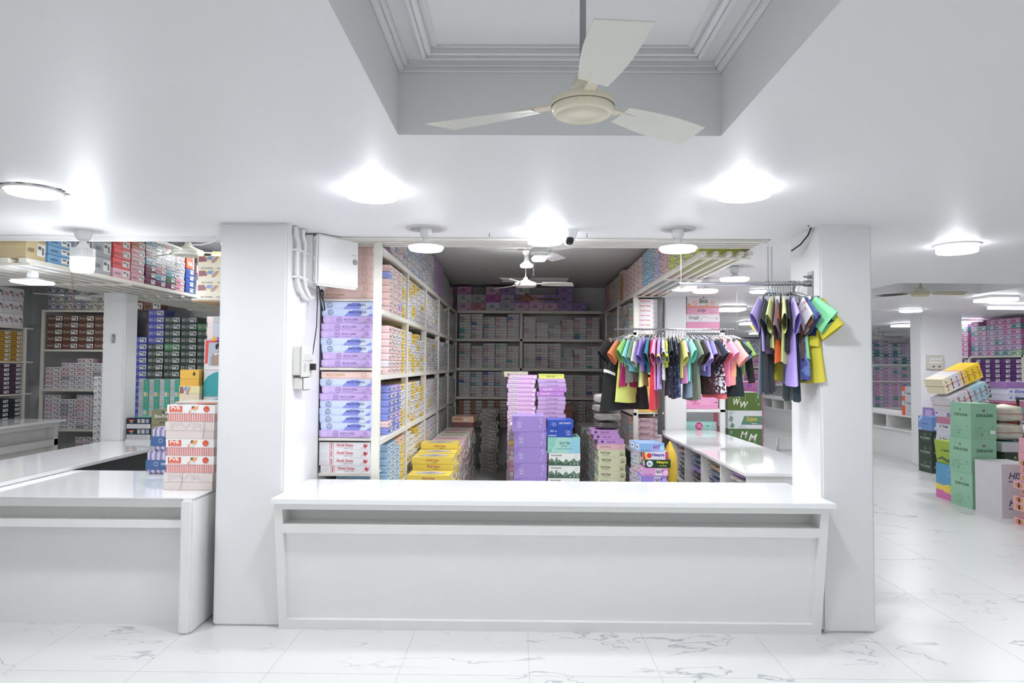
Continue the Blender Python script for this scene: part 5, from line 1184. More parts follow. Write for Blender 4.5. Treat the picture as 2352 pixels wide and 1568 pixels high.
# teal and white upright boxes behind
d_cell = design('cell', .104, .3, .188, (228, 230, 234), prints=[('F', 'r', .45, 0, 1, 1, (80, 195, 175)), ('F', 'r', .5, .06, .75, .3, (232, 232, 235)), ('F', 'r', .8, .06, .93, .28, (225, 220, 60)), ('F', 'p', [(.6, .85), (.7, .75), (.8, .85), (.7, .92)], (230, 160, 90))] + [('F', 'p', [(.05, .1 + q * .09), (.4, .13 + q * .09), (.4, .145 + q * .09), (.05, .115 + q * .09)], (130, 130, 140)) for q in range(9)] + [('F', 'r', 0, .49, 1, .51, (150, 190, 90)), ('R', 'r', 0, 0, 1, 1, (70, 120, 130)), ('R', 'p', [(.1, .2), (.4, .8), (.8, .5), (.6, .1)], (40, 60, 70))])
for c in range(4):
    for r_ in range(7):
        put(d_cell, 'teal and white upright box, %s from top, %s column behind the pillar' % (ORD[6 - r_], ORD[c]), -3.90 + .109 * c, 7.25, .0 + r_ * .189 + .0005, 0, 'teal and white upright boxes behind the pillar', name='upright_box')
put(design('celltop', .16, .3, .375, (60, 130, 140), prints=[('F', 'p', [(.1, .1), (.3, .6), (.6, .4), (.9, .8), (.9, .1)], (40, 50, 60)), ('F', 'p', [(.3, .5), (.5, .9), (.7, .6)], (110, 180, 110)), ('F', 'r', .1, .85, .6, .95, (200, 210, 210))]), 'picture printed teal carton right of the teal and white boxes', -3.39, 7.25, .945, 0, None, name='carton')
put(design('celltop2', .16, .3, .94, (90, 130, 140)), 'tall teal carton under the picture printed one', -3.39, 7.25, .0, 0, None, name='carton')

# ---------------------------------------------------------------- back of the left bay
def solid(n, c): return pick([(n, c, 1)])
GB = 'dark green boxes lettered BEE-10 stacked at the back of the left bay'
NAMES.update({GB: 'lettered_box', 'violet blue boxes lettered Empire at the back of the left bay': 'lettered_box', 'boxes in the white framed rack of the left bay': 'framed_rack_box', 'boxes in the left wall rack': 'wall_rack_box', 'boxes on the left loft': 'loft_box'})
CAPS.update({'boxes in the left wall rack': 220})
O = (0, 9.85, 0); U = (1, 0, 0); N = (0, -1, 0)
bgc = solid('dark green', (70, 86, 80)); blc = solid('violet blue', (95, 100, 190))
fill(O, U, N, -5.62, -5.385, 0, 1.90, 1, .0985, .3, blc, 'back of left bay', 'violet blue boxes lettered Empire at the back of the left bay', txt='Empire', tcol=(225, 225, 240))
for c, (x0_, top, n1) in enumerate(((-5.38, 2.27, 18), (-5.14, 2.26, 23), (-4.90, 2.2, 22), (-4.66, 2.1, 21))):
    fill(O, U, N, x0_, x0_ + .235, 0, top, 1, .0985, .3, (lambda c: lambda cc, r: ('violet blue', (95, 100, 190)) if (c == 0 and r > 17) else (('bright green', (90, 150, 100)) if (r + 5 * c) % 13 == 9 else ('dark green', (70, 86, 80))))(c), 'column %s behind pillar' % ('next to violet', 'two', 'three', 'four')[c], GB, txt='BEE-10', tcol=(225, 228, 226))
# white framed rack
GW = 'boxes in the white framed rack of the left bay'
rackparts('shelving', 'cream framed rack with brown boxes at the back of the left bay',
          [(-6.90, -6.865, 9.80, 9.84, 0, 2.25), (-5.69, -5.655, 9.80, 9.84, 0, 2.25)], [(-6.865, -5.69, 9.80, 9.84, z - .03, z) for z in (2.25, 1.68, 1.105, .53)] + [(-6.865, -5.69, 9.842, 10.2, z - .02, z - .001) for z in (2.25, 1.68, 1.105, .53)])
O = (0, 9.85, 0)
fill(O, U, N, -6.86, -5.70, 1.68, 2.20, 5, .1, .3, solid('brown', (105, 78, 68)), 'cream framed rack top', GW, txt='Empire', tcol=(228, 215, 200))
kp = pick([('white', (215, 213, 218), 5), ('pale pink', (220, 195, 200), 2), ('grey', (175, 172, 180), 1)])
fill(O, U, N, -6.86, -5.70, 1.105, 1.64, 5, .064, .3, kp, 'cream framed rack middle', GW, rows=[5, 6, 7, 6, 7], txt='K2', tcol=(60, 66, 90))
fill(O, U, N, -6.86, -5.70, .53, 1.05, 5, .062, .3, kp, 'cream framed rack lower', GW, rows=[8, 7, 8, 7, 7], txt='K2', tcol=(60, 66, 90))
fill(O, U, N, -6.4, -5.70, .0, .5, 3, .07, .3, kp, 'cream framed rack bottom', GW, rows=[6, 5, 5], txt='K2', tcol=(60, 66, 90))
fill((0, 9.5, 0), U, N, -5.93, -5.82, 0, 1.32, 1, .093, .2, solid('white', (226, 228, 232)), 'in front of the cream framed rack', 'narrow white boxes in front of the cream framed rack')
fill(O, U, N, -6.86, -5.75, 2.252, 2.66, 9, .12, .2, pick([('cream grey', (200, 192, 178), 2), ('grey', (165, 168, 178), 2)]), 'atop cream framed rack', 'upright boxes on top of the cream framed rack', rows=[3, 3, 3, 3, 3, 2, 2, 2, 2])
fill(O, U, N, -5.72, -5.2, 2.252, 2.66, 2, .13, .2, pick([('cardboard brown', (130, 95, 80), 1)]), 'right end atop cream framed rack', 'brown boxes on top of the cream framed rack', rows=[3, 2])
# left wall rack
rackparts('shelving', 'dark rack along the left wall, packed with yellow and black boxes', [(-7.02, -6.98, y, y + .035, 0, 1.98) for y in (7.2, 8.4, 9.6)], [(-7.4, -6.985, 7.2, 9.78, z - .02, z) for z in (.68, 1.05, 1.5, 1.98)])
O = (-6.99, 0, 0); U = (0, 1, 0); N = (1, 0, 0); GW2 = 'boxes in the left wall rack'
fill(O, U, N, 8.46, 9.58, 1.981, 2.6, 6, .18, .3, solid('white', (226, 222, 224)), 'atop left wall rack', 'white boxes lettered Vantage on top of the left wall rack', rows=3, txt='Vantage', tcol=(200, 50, 90), style=2)
fill(O, U, N, 8.46, 9.58, 1.5, 1.94, 5, .0605, .3, solid('mustard', (176, 138, 62)), 'upper shelf, left wall rack', GW2, txt='Dandy', tcol=(60, 45, 20))
fill(O, U, N, 8.46, 9.58, 1.05, 1.48, 5, .0605, .3, (lambda c, r: ('mustard', (176, 138, 62)) if c < 2 else ('plum', (78, 52, 78))), 'middle shelf, left wall rack', GW2)
fill(O, U, N, 8.46, 9.58, .68, 1.03, 5, .0605, .3, solid('black green', (38, 48, 46)), 'low shelf, left wall rack', GW2)
tag(link('rubbish_bag', bundle(.38, .3, .2, 77, PLB, 'rubbish_bag'), None, (-5.98 - .3, 9.3, 0), 0), 'dark knotted plastic bag on the floor before the cream framed rack', 'bag')

# ---------------------------------------------------------------- left loft
t = thing('loft_shelf', 'slatted cream loft loaded with boxes above the left side counter', 'shelving')
for k in range(7):
    x = -3.215 - .122 * k
    MB().box(x - .05, x, 4.41, 10.0, 2.15, 2.178).build('rail', CREAM, t)
for y in (4.45, 5.6, 6.9, 8.2, 9.5): MB().box(-4.0, -3.22, y, y + .04, 2.135, 2.15).build('cross_bar', CREAM, t)
O = (-3.215, 0, 0); GLo = 'boxes on the left loft'
LS = 2.1785
def sec(ya, yb, n, rows, h, pal, w_, **k): fill(O, (0, 1, 0), (1, 0, 0), ya, yb, LS, 2.68, n, h, .3, pal, w_ + ' section, left loft', GLo, rows=rows, **k)
mixp = pick([('light blue', (130, 175, 200), 2), ('plum', (110, 40, 80), 3), ('rose', (215, 150, 165), 3), ('silver', (205, 205, 210), 3), ('green', (70, 120, 85), 1.4), ('mauve', (190, 170, 190), 2)])
sec(4.42, 4.61, 1, 3, .13, solid('tan', (196, 178, 140)), 'nearest')
sec(4.63, 4.88, 1, 7, .062, solid('light blue', (120, 165, 205)), 'first')
sec(4.90, 5.36, 2, 3, .135, solid('grey orange banded', (170, 175, 182)), 'second')
sec(5.38, 5.62, 1, 5, .08, pick([('coral', (226, 90, 95), 2), ('pink', (225, 180, 195), 1)]), 'third')
sec(5.64, 5.84, 1, 6, .07, pick([('dusty pink', (215, 165, 175), 2), ('pale blue', (160, 185, 205), 1), ('copper', (190, 120, 100), 1)]), 'fourth')
sec(5.86, 6.55, 4, [8, 7, 8, 6], .058, mixp, 'fifth')
sec(6.57, 6.73, 1, 4, .06, solid('royal blue', (50, 80, 160)), 'sixth')
put(design('orange_up', .3, .155, .18, (226, 96, 60), prints=[('R', 't', 'VNA', .15, .15, .75, .4, (240, 225, 215), 0, .03), ('R', 'r', .82, .0, .98, 1, (232, 228, 225))]), 'bright orange upright box lettered VNA on the left loft', -3.375, 6.65, LS + .2405, 0, None, name='upright_box')
for k in range(4): put(design('swim', .3, .24, .075, (205, 212, 222), prints=[('R', 'p', [(.1, .1), (.35, .6), (.45, .95), (.52, .6), (.3, .1)], (60, 90, 130)), ('R', 'r', .6, .2, .9, .5, (60, 60, 70)), ('R', 'r', .62, .6, .8, .85, (150, 155, 165))]), 'pale box with a blue figure drawing, %s from bottom on left loft' % ORD[k], -3.38, 6.90 + .01 * k, LS + k * .0755, rnd.uniform(-.12, .12), 'pale boxes with a blue figure drawing on the left loft', name='printed_box')
put(design('tealbig', .3, .40, .21, (45, 135, 145), prints=[('R', 'r', .1 + .0, .1, .35, .2, (225, 225, 225)), ('R', 'r', .08, .7, .3, .76, (30, 50, 110)), ('R', 'r', .08, .6, .3, .66, (220, 200, 80)), ('R', 'r', .42, .7, .6, .76, (30, 50, 110)), ('R', 'r', .42, .6, .6, .66, (220, 200, 80)), ('R', 'r', .72, .0, .78, 1, (110, 165, 120))]), 'large teal carton near the end of the left loft', -3.38, 7.26, LS, 0, None, name='carton')
for k in range(2): put(design('slv', .3, .19, .15, (170, 172, 182), prints=[('R', 'o', .5, .5, .02, (110, 110, 125)), ('R', 'r', .3, .7, .7, .74, (110, 110, 125))]), 'silver grey carton, %s of two on the large teal carton' % ('nearer', 'farther')[k], -3.38, 7.16 + .2 * k, LS + .2105, 0, 'silver grey cartons on the large teal carton', name='carton')
sec(7.48, 9.4, 7, [7, 6, 6, 5, 6, 5, 6], .062, pick([('pale yellow', (215, 205, 150), 3), ('silver', (200, 200, 205), 1)]), 'last')
cord([P(164, 600, 4.25), P(166, 660, 4.6), P(170, 718, 5.0)], .0018, 'thin brown cord hanging below the ribbed bulb', mat('brown_cord', (120, 70, 60), .6))
tag(MB().tube([(-1.75, 3.95, 2.30), P(503, 545, 4.2), P(488, 556, 4.35), P(462, 562, 4.5), P(430, 562, 4.7)], .005, n=6).build('cable', CABLEW), 'white cable arcing from the broad column into the left bay', 'cord')
tag(MB().tube([(-4.2, 4.33, 2.30), (-3.4, 4.33, 2.302), (-2.79, 4.33, 2.302)], .006, n=6).build('cable', CABLEW), 'white conduit running to the ribbed bulb along the ceiling edge', 'cord')
tag(MB().tube([(-1.14, 4.33, 2.302), (.0, 4.34, 2.302), (.88, 4.33, 2.302)], .004, n=6).build('cable', CABLEW), 'thin grey cable between the saucer bulbs along the ceiling edge', 'cord')
t = thing('pillar_bracket', 'small broken metal fitting on the pillar in the left bay', 'fitting', (-3.75, 6.295, 1.72))
MB().box(-.012, .012, -.012, 0, -.04, .04).tube([(0, -.012, .03), (.015, -.04, .02), (.01, -.03, -.03)], .004, n=6).build('stub', STEEL, t)
# ---------------------------------------------------------------- behind the clothes rail
rk = rackparts('shelving', 'white narrow rack right of the pillar behind the clothes', [(2.36, 2.42, 8.0, 8.04, 0, 1.93)], [(1.97, 2.42, 8.0, 8.04, z - .035, z) for z in (1.93, 1.0, .52)] + [(1.97, 2.42, 8.042, 8.34, z - .02, z - .001) for z in (1.93, 1.0, .52)], m=WOOD)
FY = 8.02
d_bindu = design('bindu', .37, .3, .125, (228, 222, 222), prints=[('F', 't', 'Bindu', .38, .4, .66, .85, (70, 80, 70), .25, .02), ('F', 'd', .25, .42, .03, (236, 190, 190)), ('F', 'd', .8, .42, .03, (236, 190, 190)), ('F', 'd', .06, .25, .016, (235, 160, 90)), ('F', 'd', .62, .18, .016, (235, 160, 90)), ('F', 'r', 0, 0, 1, .16, (230, 150, 130)), ('F', 'd', .52, .92, .01, (70, 110, 90))])
d_pnkr = design('pnkr', .38, .3, .08, (224, 160, 185), prints=[('F', 't', 'Lily', .34, .25, .6, .8, (110, 60, 130), .25, .02), ('F', 'd', .36, .5, .012, (90, 150, 90)), ('F', 'r', .7, .3, .9, .36, (170, 90, 120))])
d_urv = design('urv', .39, .3, .088, (228, 224, 230), prints=[('F', 't', 'Urvashi', .08, .35, .38, .8, (60, 70, 80), 0, .01), ('F', 'p', [(.38, 0), (.5, .8), (.75, .5), (1, .9), (1, .8), (.75, .4), (.5, .7), (.42, 0)], (226, 185, 195)), ('F', 't', 'UF', .88, .3, .94, .6, (120, 60, 60)), ('F', 'r', .22, .25, .34, .29, (150, 150, 155))])
d_plp = design('plp', .385, .3, .09, (222, 150, 182))
pile(2.165 + .005, FY, [('carton', 'plain glossy pink carton, lowest on the narrow white rack', d_plp), ('printed_box', 'white box lettered Urvashi above the plain pink carton', d_urv), ('printed_box', 'pink box with violet script lettering under the Bindu box', d_pnkr), ('printed_box', 'white and peach box lettered Bindu, topmost on the narrow rack', d_bindu)], 1.9305)
d_lady = design('lady', .375, .28, .115, (232, 160, 200), (236, 168, 206), [('F', 't', 'Lady', .12, .66, .36, .9, (190, 30, 110), .25, .02), ('F', 't', 'Dior!', .2, .46, .42, .66, (190, 30, 110), .25, .02), ('F', 'o', .82, .72, .012, (190, 60, 120)), ('F', 'r', .88, .62, .98, .7, (120, 40, 80))], .6)
pile(2.165, FY + .03, [('printed_box', 'pink box lettered Lady Dior, %s on the narrow rack' % w_, d_lady) for w_ in ('lowest of three', 'middle of three', 'topmost of three')], 1.001)
d_doll = design('doll', .35, .28, .13, (165, 215, 208), prints=[('F', 'r', 0, 0, 1, .26, (200, 30, 120)), ('F', 'd', .42, .62, .044, (215, 50, 130)), ('F', 't', 'Lady', .34, .62, .50, .8, (245, 230, 238), .2, .02), ('F', 't', 'Doll', .36, .44, .52, .6, (245, 230, 238), .2, .02), ('F', 'o', .93, .7, .02, (200, 60, 130)), ('F', 'o', .92, .4, .018, (200, 60, 130)), ('F', 'r', .66, .6, .76, .68, (60, 140, 140)), ('F', 'o', .1, .6, .014, (110, 180, 175))])
put(d_doll, 'mint and magenta box lettered Lady Doll on the low shelf', 2.155, FY + .17, .72, 0, None, name='printed_box')
pile(2.155, FY + .03, [('carton', 'plain grey carton under the mint and magenta box', d_base('g1', .197, (190, 186, 188)))], .521)
# big olive cartons
OLV = (88, 112, 52)
flower = lambda u, v, s=1: [('F', 'p', [(u + .045 * s * math.cos(a) * (1 if i % 2 else .4), v + .13 * s * math.sin(a) * (1 if i % 2 else .4)) for i, a in enumerate([k * PI / 5 for k in range(10)])], (196, 214, 226)), ('F', 'd', u, v, .009 * s, (90, 130, 160))]
d_ww = design('ww', .405, .4, .216, OLV, prints=flower(.88, .75) + flower(.9, .35, .8) + flower(.82, .55, .5) + [('F', 't', 'W', .16, .30, .36, .66, (236, 236, 222), .3, .02), ('F', 't', 'W', .36, .16, .60, .50, (236, 236, 222), .3, .02), ('F', 't', 'Garments', .2, .72, .36, .79, (226, 228, 210)), ('F', 'r', .5, 0, .515, 1, (140, 160, 90)), ('L', 'r', .1, .1, .9, .9, (60, 66, 50)), ('L', 'p', [(.2, .3), (.5, .7), (.8, .3)], (190, 200, 205))])
d_mm = design('mm', .405, .4, .216, (86, 118, 66), prints=flower(.1, .8) + flower(.14, .42, .9) + flower(.05, .25, .6) + [('F', 't', 'M', .36, .50, .58, .86, (236, 236, 226), .3, .02), ('F', 't', 'M', .60, .34, .86, .72, (236, 236, 226), .3, .02), ('F', 't', 'Garments', .66, .2, .84, .28, (226, 228, 215)), ('F', 'r', .46, 0, .47, 1, (60, 90, 45)), ('L', 'r', .0, .0, 1, 1, (50, 54, 48)), ('L', 't', 'M', .4, .3, .6, .6, (226, 226, 220), .3)])
d_sa = design('sajada', .405, .4, .216, (222, 224, 228), prints=[('F', 'p', [(.38, .22), (.48, .70), (1, .70), (1, .22)], (94, 138, 112)), ('F', 't', 'Sujata', .54, .36, .86, .66, (232, 190, 60), .2, .02), ('F', 't', 'Dreams', .7, .26, .86, .34, (235, 235, 230)), ('F', 'p', [(.02, .5), (.08, .75), (.16, .6), (.14, .4), (.06, .38)], (130, 160, 145)), ('F', 'p', [(.05, .1), (.12, .35), (.2, .2), (.15, .02)], (110, 145, 125)), ('F', 'p', [(0, .8), (.1, .98), (.2, .9), (.08, .78)], (185, 205, 195)), ('F', 'p', [(.25, 0), (.4, .25), (.6, .0)], (200, 205, 210)), ('L', 'r', .3, .3, .7, .7, (120, 140, 130))])
pile(2.715, 8.2, [('carton', 'flat olive carton at the foot of the olive pile', d_base('g2', .11, OLV, .4)), ('carton', 'olive carton on the floor pile, second from bottom', d_mm), ('carton', 'pale carton on the floor pile, third from bottom', d_sa), ('carton', 'green carton lettered MM with blue flowers', d_mm), ('carton', 'white and green carton lettered Sujata', d_sa), ('carton', 'olive carton lettered WW with blue flowers, topmost', d_ww)], 0)
d_scal = design('scal', .37, .34, .118, (190, 110, 170), (198, 120, 178), [('F', 't', 'Art', .4, .4, .6, .8, (110, 80, 180), .2, .02)], .7, .006)
for i in range(11): put(d_scal, 'violet pink lidded box, %s from top behind the olive cartons' % ORD[10 - i], 3.03, 8.98 + .17, i * .1185, 0, 'violet pink lidded boxes behind the olive cartons', name='shirt_box')
pile(2.73, 8.98, [('carton', 'crimson carton, %s from floor, left of the violet pink boxes' % ORD[k], design('crim%d' % k, .16, .3, .326, (200, 30, 70), prints=[('F', 't', '1', .6, .5, .7, .8, (240, 225, 225), 0, .03)])) for k in range(4)], 0)
# chrome chair by the inner counter
t = thing('chair', 'chrome tube chair right of the inner counter', 'chair', (2.56, 6.3, 0))
for x in (-.17, .17):
    MB().tube([(x, .0, 0), (x, .0, .45), (x - .012 if x < 0 else x, -.02, .62), (x - .02 if x < 0 else x, -.03, .85)], .011, n=8).build('leg', CHROME, t)
    MB().tube([(x, .38, 0), (x, .38, .44)], .011, n=8).build('leg', CHROME, t)
for z in (.64, .74): MB().cyl((-.18, -.022, z), (.18, -.022, z), .009, n=8).build('back_rail', CHROME, t)
MB().box(-.19, .19, -.0, .39, .44, .465).build('seat', BLACK, t, bevel=.006)

# ---------------------------------------------------------------- right hall: floor piles
leaf = []
r3 = random.Random(3)
for q in range(16):
    u = r3.uniform(.08, .55) if q < 11 else r3.uniform(.5, .9); v = r3.uniform(.08, .34) * (1.25 if u < .3 else 1)
    leaf.append((u, v))
def zuni(k):
    p = []
    for f in ('L', 'F'):
        p += [('%s' % f, 'd', .5, .80, .014, (110, 70, 70)), (f, 'd', .5, .80, .006, (165, 205, 180)), (f, 't', 'ZUNI & ZUNI', .2, .62, .84, .70, (62, 78, 66), 0, .02)]
        for u, v in leaf: p.append((f, 'p', [(u, v), (u + .03, v + .028), (u + .065, v + .03), (u + .04, v + .008)], (112, 150, 122)))
        for q in range(4): p.append((f, 'p', [(.1 + q * .12, .05), (.12 + q * .12, .3), (.128 + q * .12, .3), (.112 + q * .12, .05)], (112, 150, 122)))
    if k == 'top': p.append(('F', 'r', .72, .14, .92, .24, (225, 225, 228)))
    return design('zuni' + k, .27, .36, .374, (142, 190, 160), prints=p)
for i in range(3):
    put(zuni('top' if i == 2 else 'x'), 'mint green carton lettered ZUNI & ZUNI, %s of three' % ('lowest', 'middle', 'topmost')[i], 4.84 + .135 + (0, -.01, .0)[i], 7.35 + .18, i * .3745, (0, .015, -.02)[i], 'mint green cartons in the right hall', name='carton')
d_his = design('his', .34, .40, .27, (205, 203, 208), prints=[('F', 't', 'HIS', .2, .45, .6, .7, (70, 75, 100), .3, .02), ('F', 'r', .2, .34, .6, .38, (60, 70, 130)), ('L', 'r', .48, .98, .52, 1, (180, 178, 182))])
for i in range(2): put(d_his, 'plain pale carton lettered HIS, %s of two before the mint cartons' % ('lower', 'upper')[i], 4.85 + .17, 6.92 + .20, i * .2705, .0, 'plain pale cartons before the mint ones', name='carton')
d_pks = design('pks', .30, .33, .0685, (214, 160, 168), prints=[('L', 'r', .10, .25, .38, .8, (196, 140, 70)), ('L', 'r', .2, .2, .28, .85, (60, 40, 40)), ('L', 'r', .62, .2, .84, .8, (226, 222, 226)), ('F', 'r', .3, .3, .6, .7, (205, 150, 110))])
d_pkc = design('pkc', .30, .33, .0685, (218, 160, 170), prints=[('L', 'p', [(.35, .2), (.42, .7), (.5, .85), (.6, .6), (.66, .2)], (206, 140, 120)), ('F', 'p', [(.35, .2), (.42, .7), (.5, .85), (.6, .6), (.66, .2)], (206, 140, 120))])
for i in range(12):
    put(d_pks if i < 9 else d_pkc, 'rose pink flat box, %s from top of the pile at the right edge' % ORD[11 - i], 4.87 + .15 + (-.06 if i in (0, 2, 3, 5) else rnd.uniform(-.01, .02)), 6.38 + .165, i * .069, rnd.uniform(-.03, .03), 'rose pink boxes at the right edge', name='flat_carton')
tag(link('cloth_bundle', bundle(.35, .35, .17, 91, cloth('cowprint', (226, 224, 226), ('noise', (60, 60, 70), 5, .6)), 'cloth_bundle'), None, (5.05, 6.56, .829), 0), 'white bag with dark blotches on the rose pink pile', 'bag')
d_st = design('stsons', .23, .32, .2, (46, 62, 52), prints=sum([[(f, 't', 'ST & SONS', .14, .38, .86, .52, (190, 200, 180), 0, .03), (f, 'd', .5, .72, .012, (160, 180, 80)), (f, 'r', .42, .62, .58, .64, (150, 160, 130)), (f, 'r', .9, .7, .94, .85, (140, 150, 80)), (f, 'r', .2, .30, .8, .32, (110, 125, 110))] for f in ('L', 'F')], []) + [('F', 'r', .3, .0, .75, .28, (222, 222, 226))])
d_sky = design('skyb', .23, .32, .2, (112, 146, 200), prints=[('L', 'p', [(0, .7), (.2, 1), (.35, .95), (.1, .6)], (195, 205, 225)), ('L', 'p', [(.0, .0), (.25, .0), (.15, .2)], (195, 205, 225)), ('F', 'p', [(.6, .8), (.9, 1), (1, .7)], (195, 205, 225)), ('F', 'r', .15, .1, .6, .3, (222, 224, 230)), ('L', 'r', .3, .45, .7, .5, (70, 80, 140))])
for i in range(3): put(d_st, 'dark green carton lettered ST & SONS, %s of three by the column' % ('lowest', 'middle', 'topmost')[i], 5.89 + .115, 9.8 + .16, i * .2005, 0, 'dark green cartons by the hall column', name='carton')
put(d_sky, 'sky blue carton on top of the dark green ones by the column', 5.89 + .115, 9.96, .602, .02, None, name='carton')
d_lit = design('lit', .26, .28, .15, (150, 125, 190), prints=[('F', 'r', .05, .1, .7, .9, (226, 224, 232)), ('F', 't', 'LITTLE', .3, .6, .66, .8, (60, 50, 80), 0, .03), ('F', 'o', .45, .3, .03, (70, 140, 120)), ('F', 'd', .15, .6, .02, (150, 125, 190)), ('L', 'r', .2, .2, .8, .8, (190, 170, 215))])
for i in range(6): put(d_lit, 'violet box lettered LITTLE, %s from top behind the sky blue carton' % ORD[5 - i], 6.13 + .135, 10.14 + .14, i * .151, 0, 'violet boxes behind the sky blue carton', name='printed_box')
d_tri = design('tri', .24, .34, .40, (82, 150, 190), prints=sum([[(f, 'p', [(0, .22), (0, .42), (.4, .38), (.7, .44), (1, .36), (1, .18)], (230, 205, 80)), (f, 'p', [(0, 0), (0, .24), (.35, .25), (.6, .18), (1, .2), (1, 0)], (205, 110, 170)), (f, 'o', .7, .78, .04, (160, 200, 220)), (f, 'o', .7, .3, .035, (190, 170, 80))] for f in ('L', 'F')], []))
put(d_tri, 'blue, yellow and pink carton standing behind the mint ones', 4.90 + .12, 7.74 + .17, 0, 0, None, name='carton')
t = MB().add([(-.13, -.16, 0), (.13, -.16, 0), (.13, .16, 0), (-.13, .16, 0), (-.15, -.18, .26), (.15, -.18, .26), (.15, .18, .26), (-.15, .18, .26)], [(3, 2, 1, 0), (4, 5, 6, 7), (0, 1, 5, 4), (1, 2, 6, 5), (2, 3, 7, 6), (3, 0, 4, 7)])
t.text('AMI', (-.1425, .06, .14), -Y_, Z_, .16, .05, 1, 0, .02); t.add([(-.139, .17, .03), (-.1395, .05, .08), (-.139, -.05, .05), (-.139, -.16, .08), (-.1375, -.16, .05), (-.1375, -.05, .02), (-.1385, .05, .05)], [(0, 1, 2, 3, 4, 5, 6)], 1)
o = t.build('carton', [card((150, 175, 50)), ink((80, 95, 60))], None, (5.05, 7.93, .4006)); tag(o, 'lime green flared carton lettered AMI on the tricolour one', 'box')
for i in range(3): put(d_st, 'dark green carton lettered ST & SONS, %s of three right of the mint cartons' % ('lowest', 'middle', 'topmost')[i], 5.30 + .05, 7.42 + .16, i * .2005 + .12 if False else i * .2005, 0, 'dark green cartons right of the mint ones', name='carton')
put(design('grtop', .3, .32, .1, (198, 196, 200), prints=[('T', 'r', .1, .1, .9, .9, (90, 160, 165))]), 'thin grey carton with a teal top over the dark green ones', 5.36, 7.58, .6025, 0, None, name='carton')
CRB = mat('printed_wrap', (205, 200, 185), .45, var=.15, scale=9, bump=.4)
for i in range(2): 
    o = tag(link('wrapped_bundle', bundle(.34, .3, .2, 95 + i, CRB), None, (5.38 + .02 * i, 7.66 + .02 * i, .704 + i * .201), .05), 'cream wrapped tied bundle, %s of two on the grey carton' % ('lower', 'upper')[i], 'bundle')
    MB().box(-.172, .172, -.004, .004, -.001, .203).box(-.175, .175, -.154, -.150, .095, .101).build('string', ink((170, 60, 60)), o)
# mixed carton piles behind: lettered white boxes
d_taje = design('taje', .28, .3, .078, (206, 206, 214), prints=sum([[(f, 't', 'Taje', .45, .3, .85, .75, (60, 60, 75), 0, .03), (f, 'r', .28, .3, .34, .8, (120, 120, 130))] for f in ('F', 'L')], []))
d_tajeo = design('tajeo', .28, .3, .078, (206, 206, 214), prints=[('L', 'r', 0, 0, .32, 1, (240, 100, 50)), ('F', 'r', 0, 0, .32, 1, (240, 100, 50)), ('F', 't', 'Taje', .5, .3, .9, .75, (90, 60, 60), 0, .03)])
d_bimi = design('bimi', .28, .3, .078, (206, 206, 222), prints=[('F', 't', 'Bimi', .3, .25, .8, .8, (110, 120, 190), .2, .03), ('F', 'd', .15, .5, .015, (110, 120, 190))])
d_pur2 = design('pur2', .28, .3, .078, (150, 110, 170)); d_rs2 = design('rs2', .28, .3, .078, (190, 120, 150)); d_gr2 = design('gr2', .28, .3, .078, (140, 170, 160)); d_yl2 = design('yl2', .28, .3, .078, (225, 185, 60), prints=[('F', 'r', .5, .1, .9, .9, (226, 222, 220))])
d_pch = design('pch', .28, .3, .078, (220, 165, 140))
def mixpile(x, y, seq, where):
    cn = {id(d_taje): 'white box lettered Taje', id(d_tajeo): 'orange ended box lettered Taje', id(d_bimi): 'white box lettered Bimi', id(d_pur2): 'purple box', id(d_rs2): 'rose box', id(d_gr2): 'grey green box', id(d_yl2): 'yellow box', id(d_pch): 'peach box'}
    for i, ds in enumerate(seq): put(ds, '%s, %s from top of %s' % (cn[id(ds)], ORD[len(seq) - 1 - i], where), x + rnd.uniform(-.015, .015), y + .15, i * .0785, rnd.uniform(-.04, .04), 'mixed box piles in the right hall', name='printed_box')
T_, TO, B_, U_, R_, G_, Yl, Pc = d_taje, d_tajeo, d_bimi, d_pur2, d_rs2, d_gr2, d_yl2, d_pch
mixpile(6.18, 8.5, [R_, G_, R_, T_, U_, R_, B_, G_, R_, B_, T_, R_, G_, R_, B_, B_, U_], 'the pile left of the Taje pile')
mixpile(6.50, 8.5, [T_, R_, T_, Pc, T_, T_, R_, G_, T_, Yl, T_, T_, T_, T_, T_, T_, T_], 'the Taje pile')
mixpile(6.84, 8.5, [T_, U_, T_, R_, T_, T_, R_, T_, U_, T_, Yl, U_, U_, TO, T_, Yl], 'the pile right of the Taje pile')
mixpile(6.3, 7.95, [T_, Pc, R_, T_, Yl, T_, Pc, T_, R_, Pc, Yl, T_], 'the low pile before the Taje pile')
mixpile(6.03 - .4, 8.72, [T_, B_, R_, T_, G_, T_, R_, T_, B_, T_, R_], 'the pile under the tied bundles')
mixpile(5.95, 8.9, [T_, B_, R_, T_, G_, T_, R_, T_, B_, T_, R_], 'the second pile under the tied bundles')
mixpile(6.32, 11.05, [T_, TO, T_, TO, TO, T_, TO, T_, TO, T_, TO, T_, TO][:0], 'x')
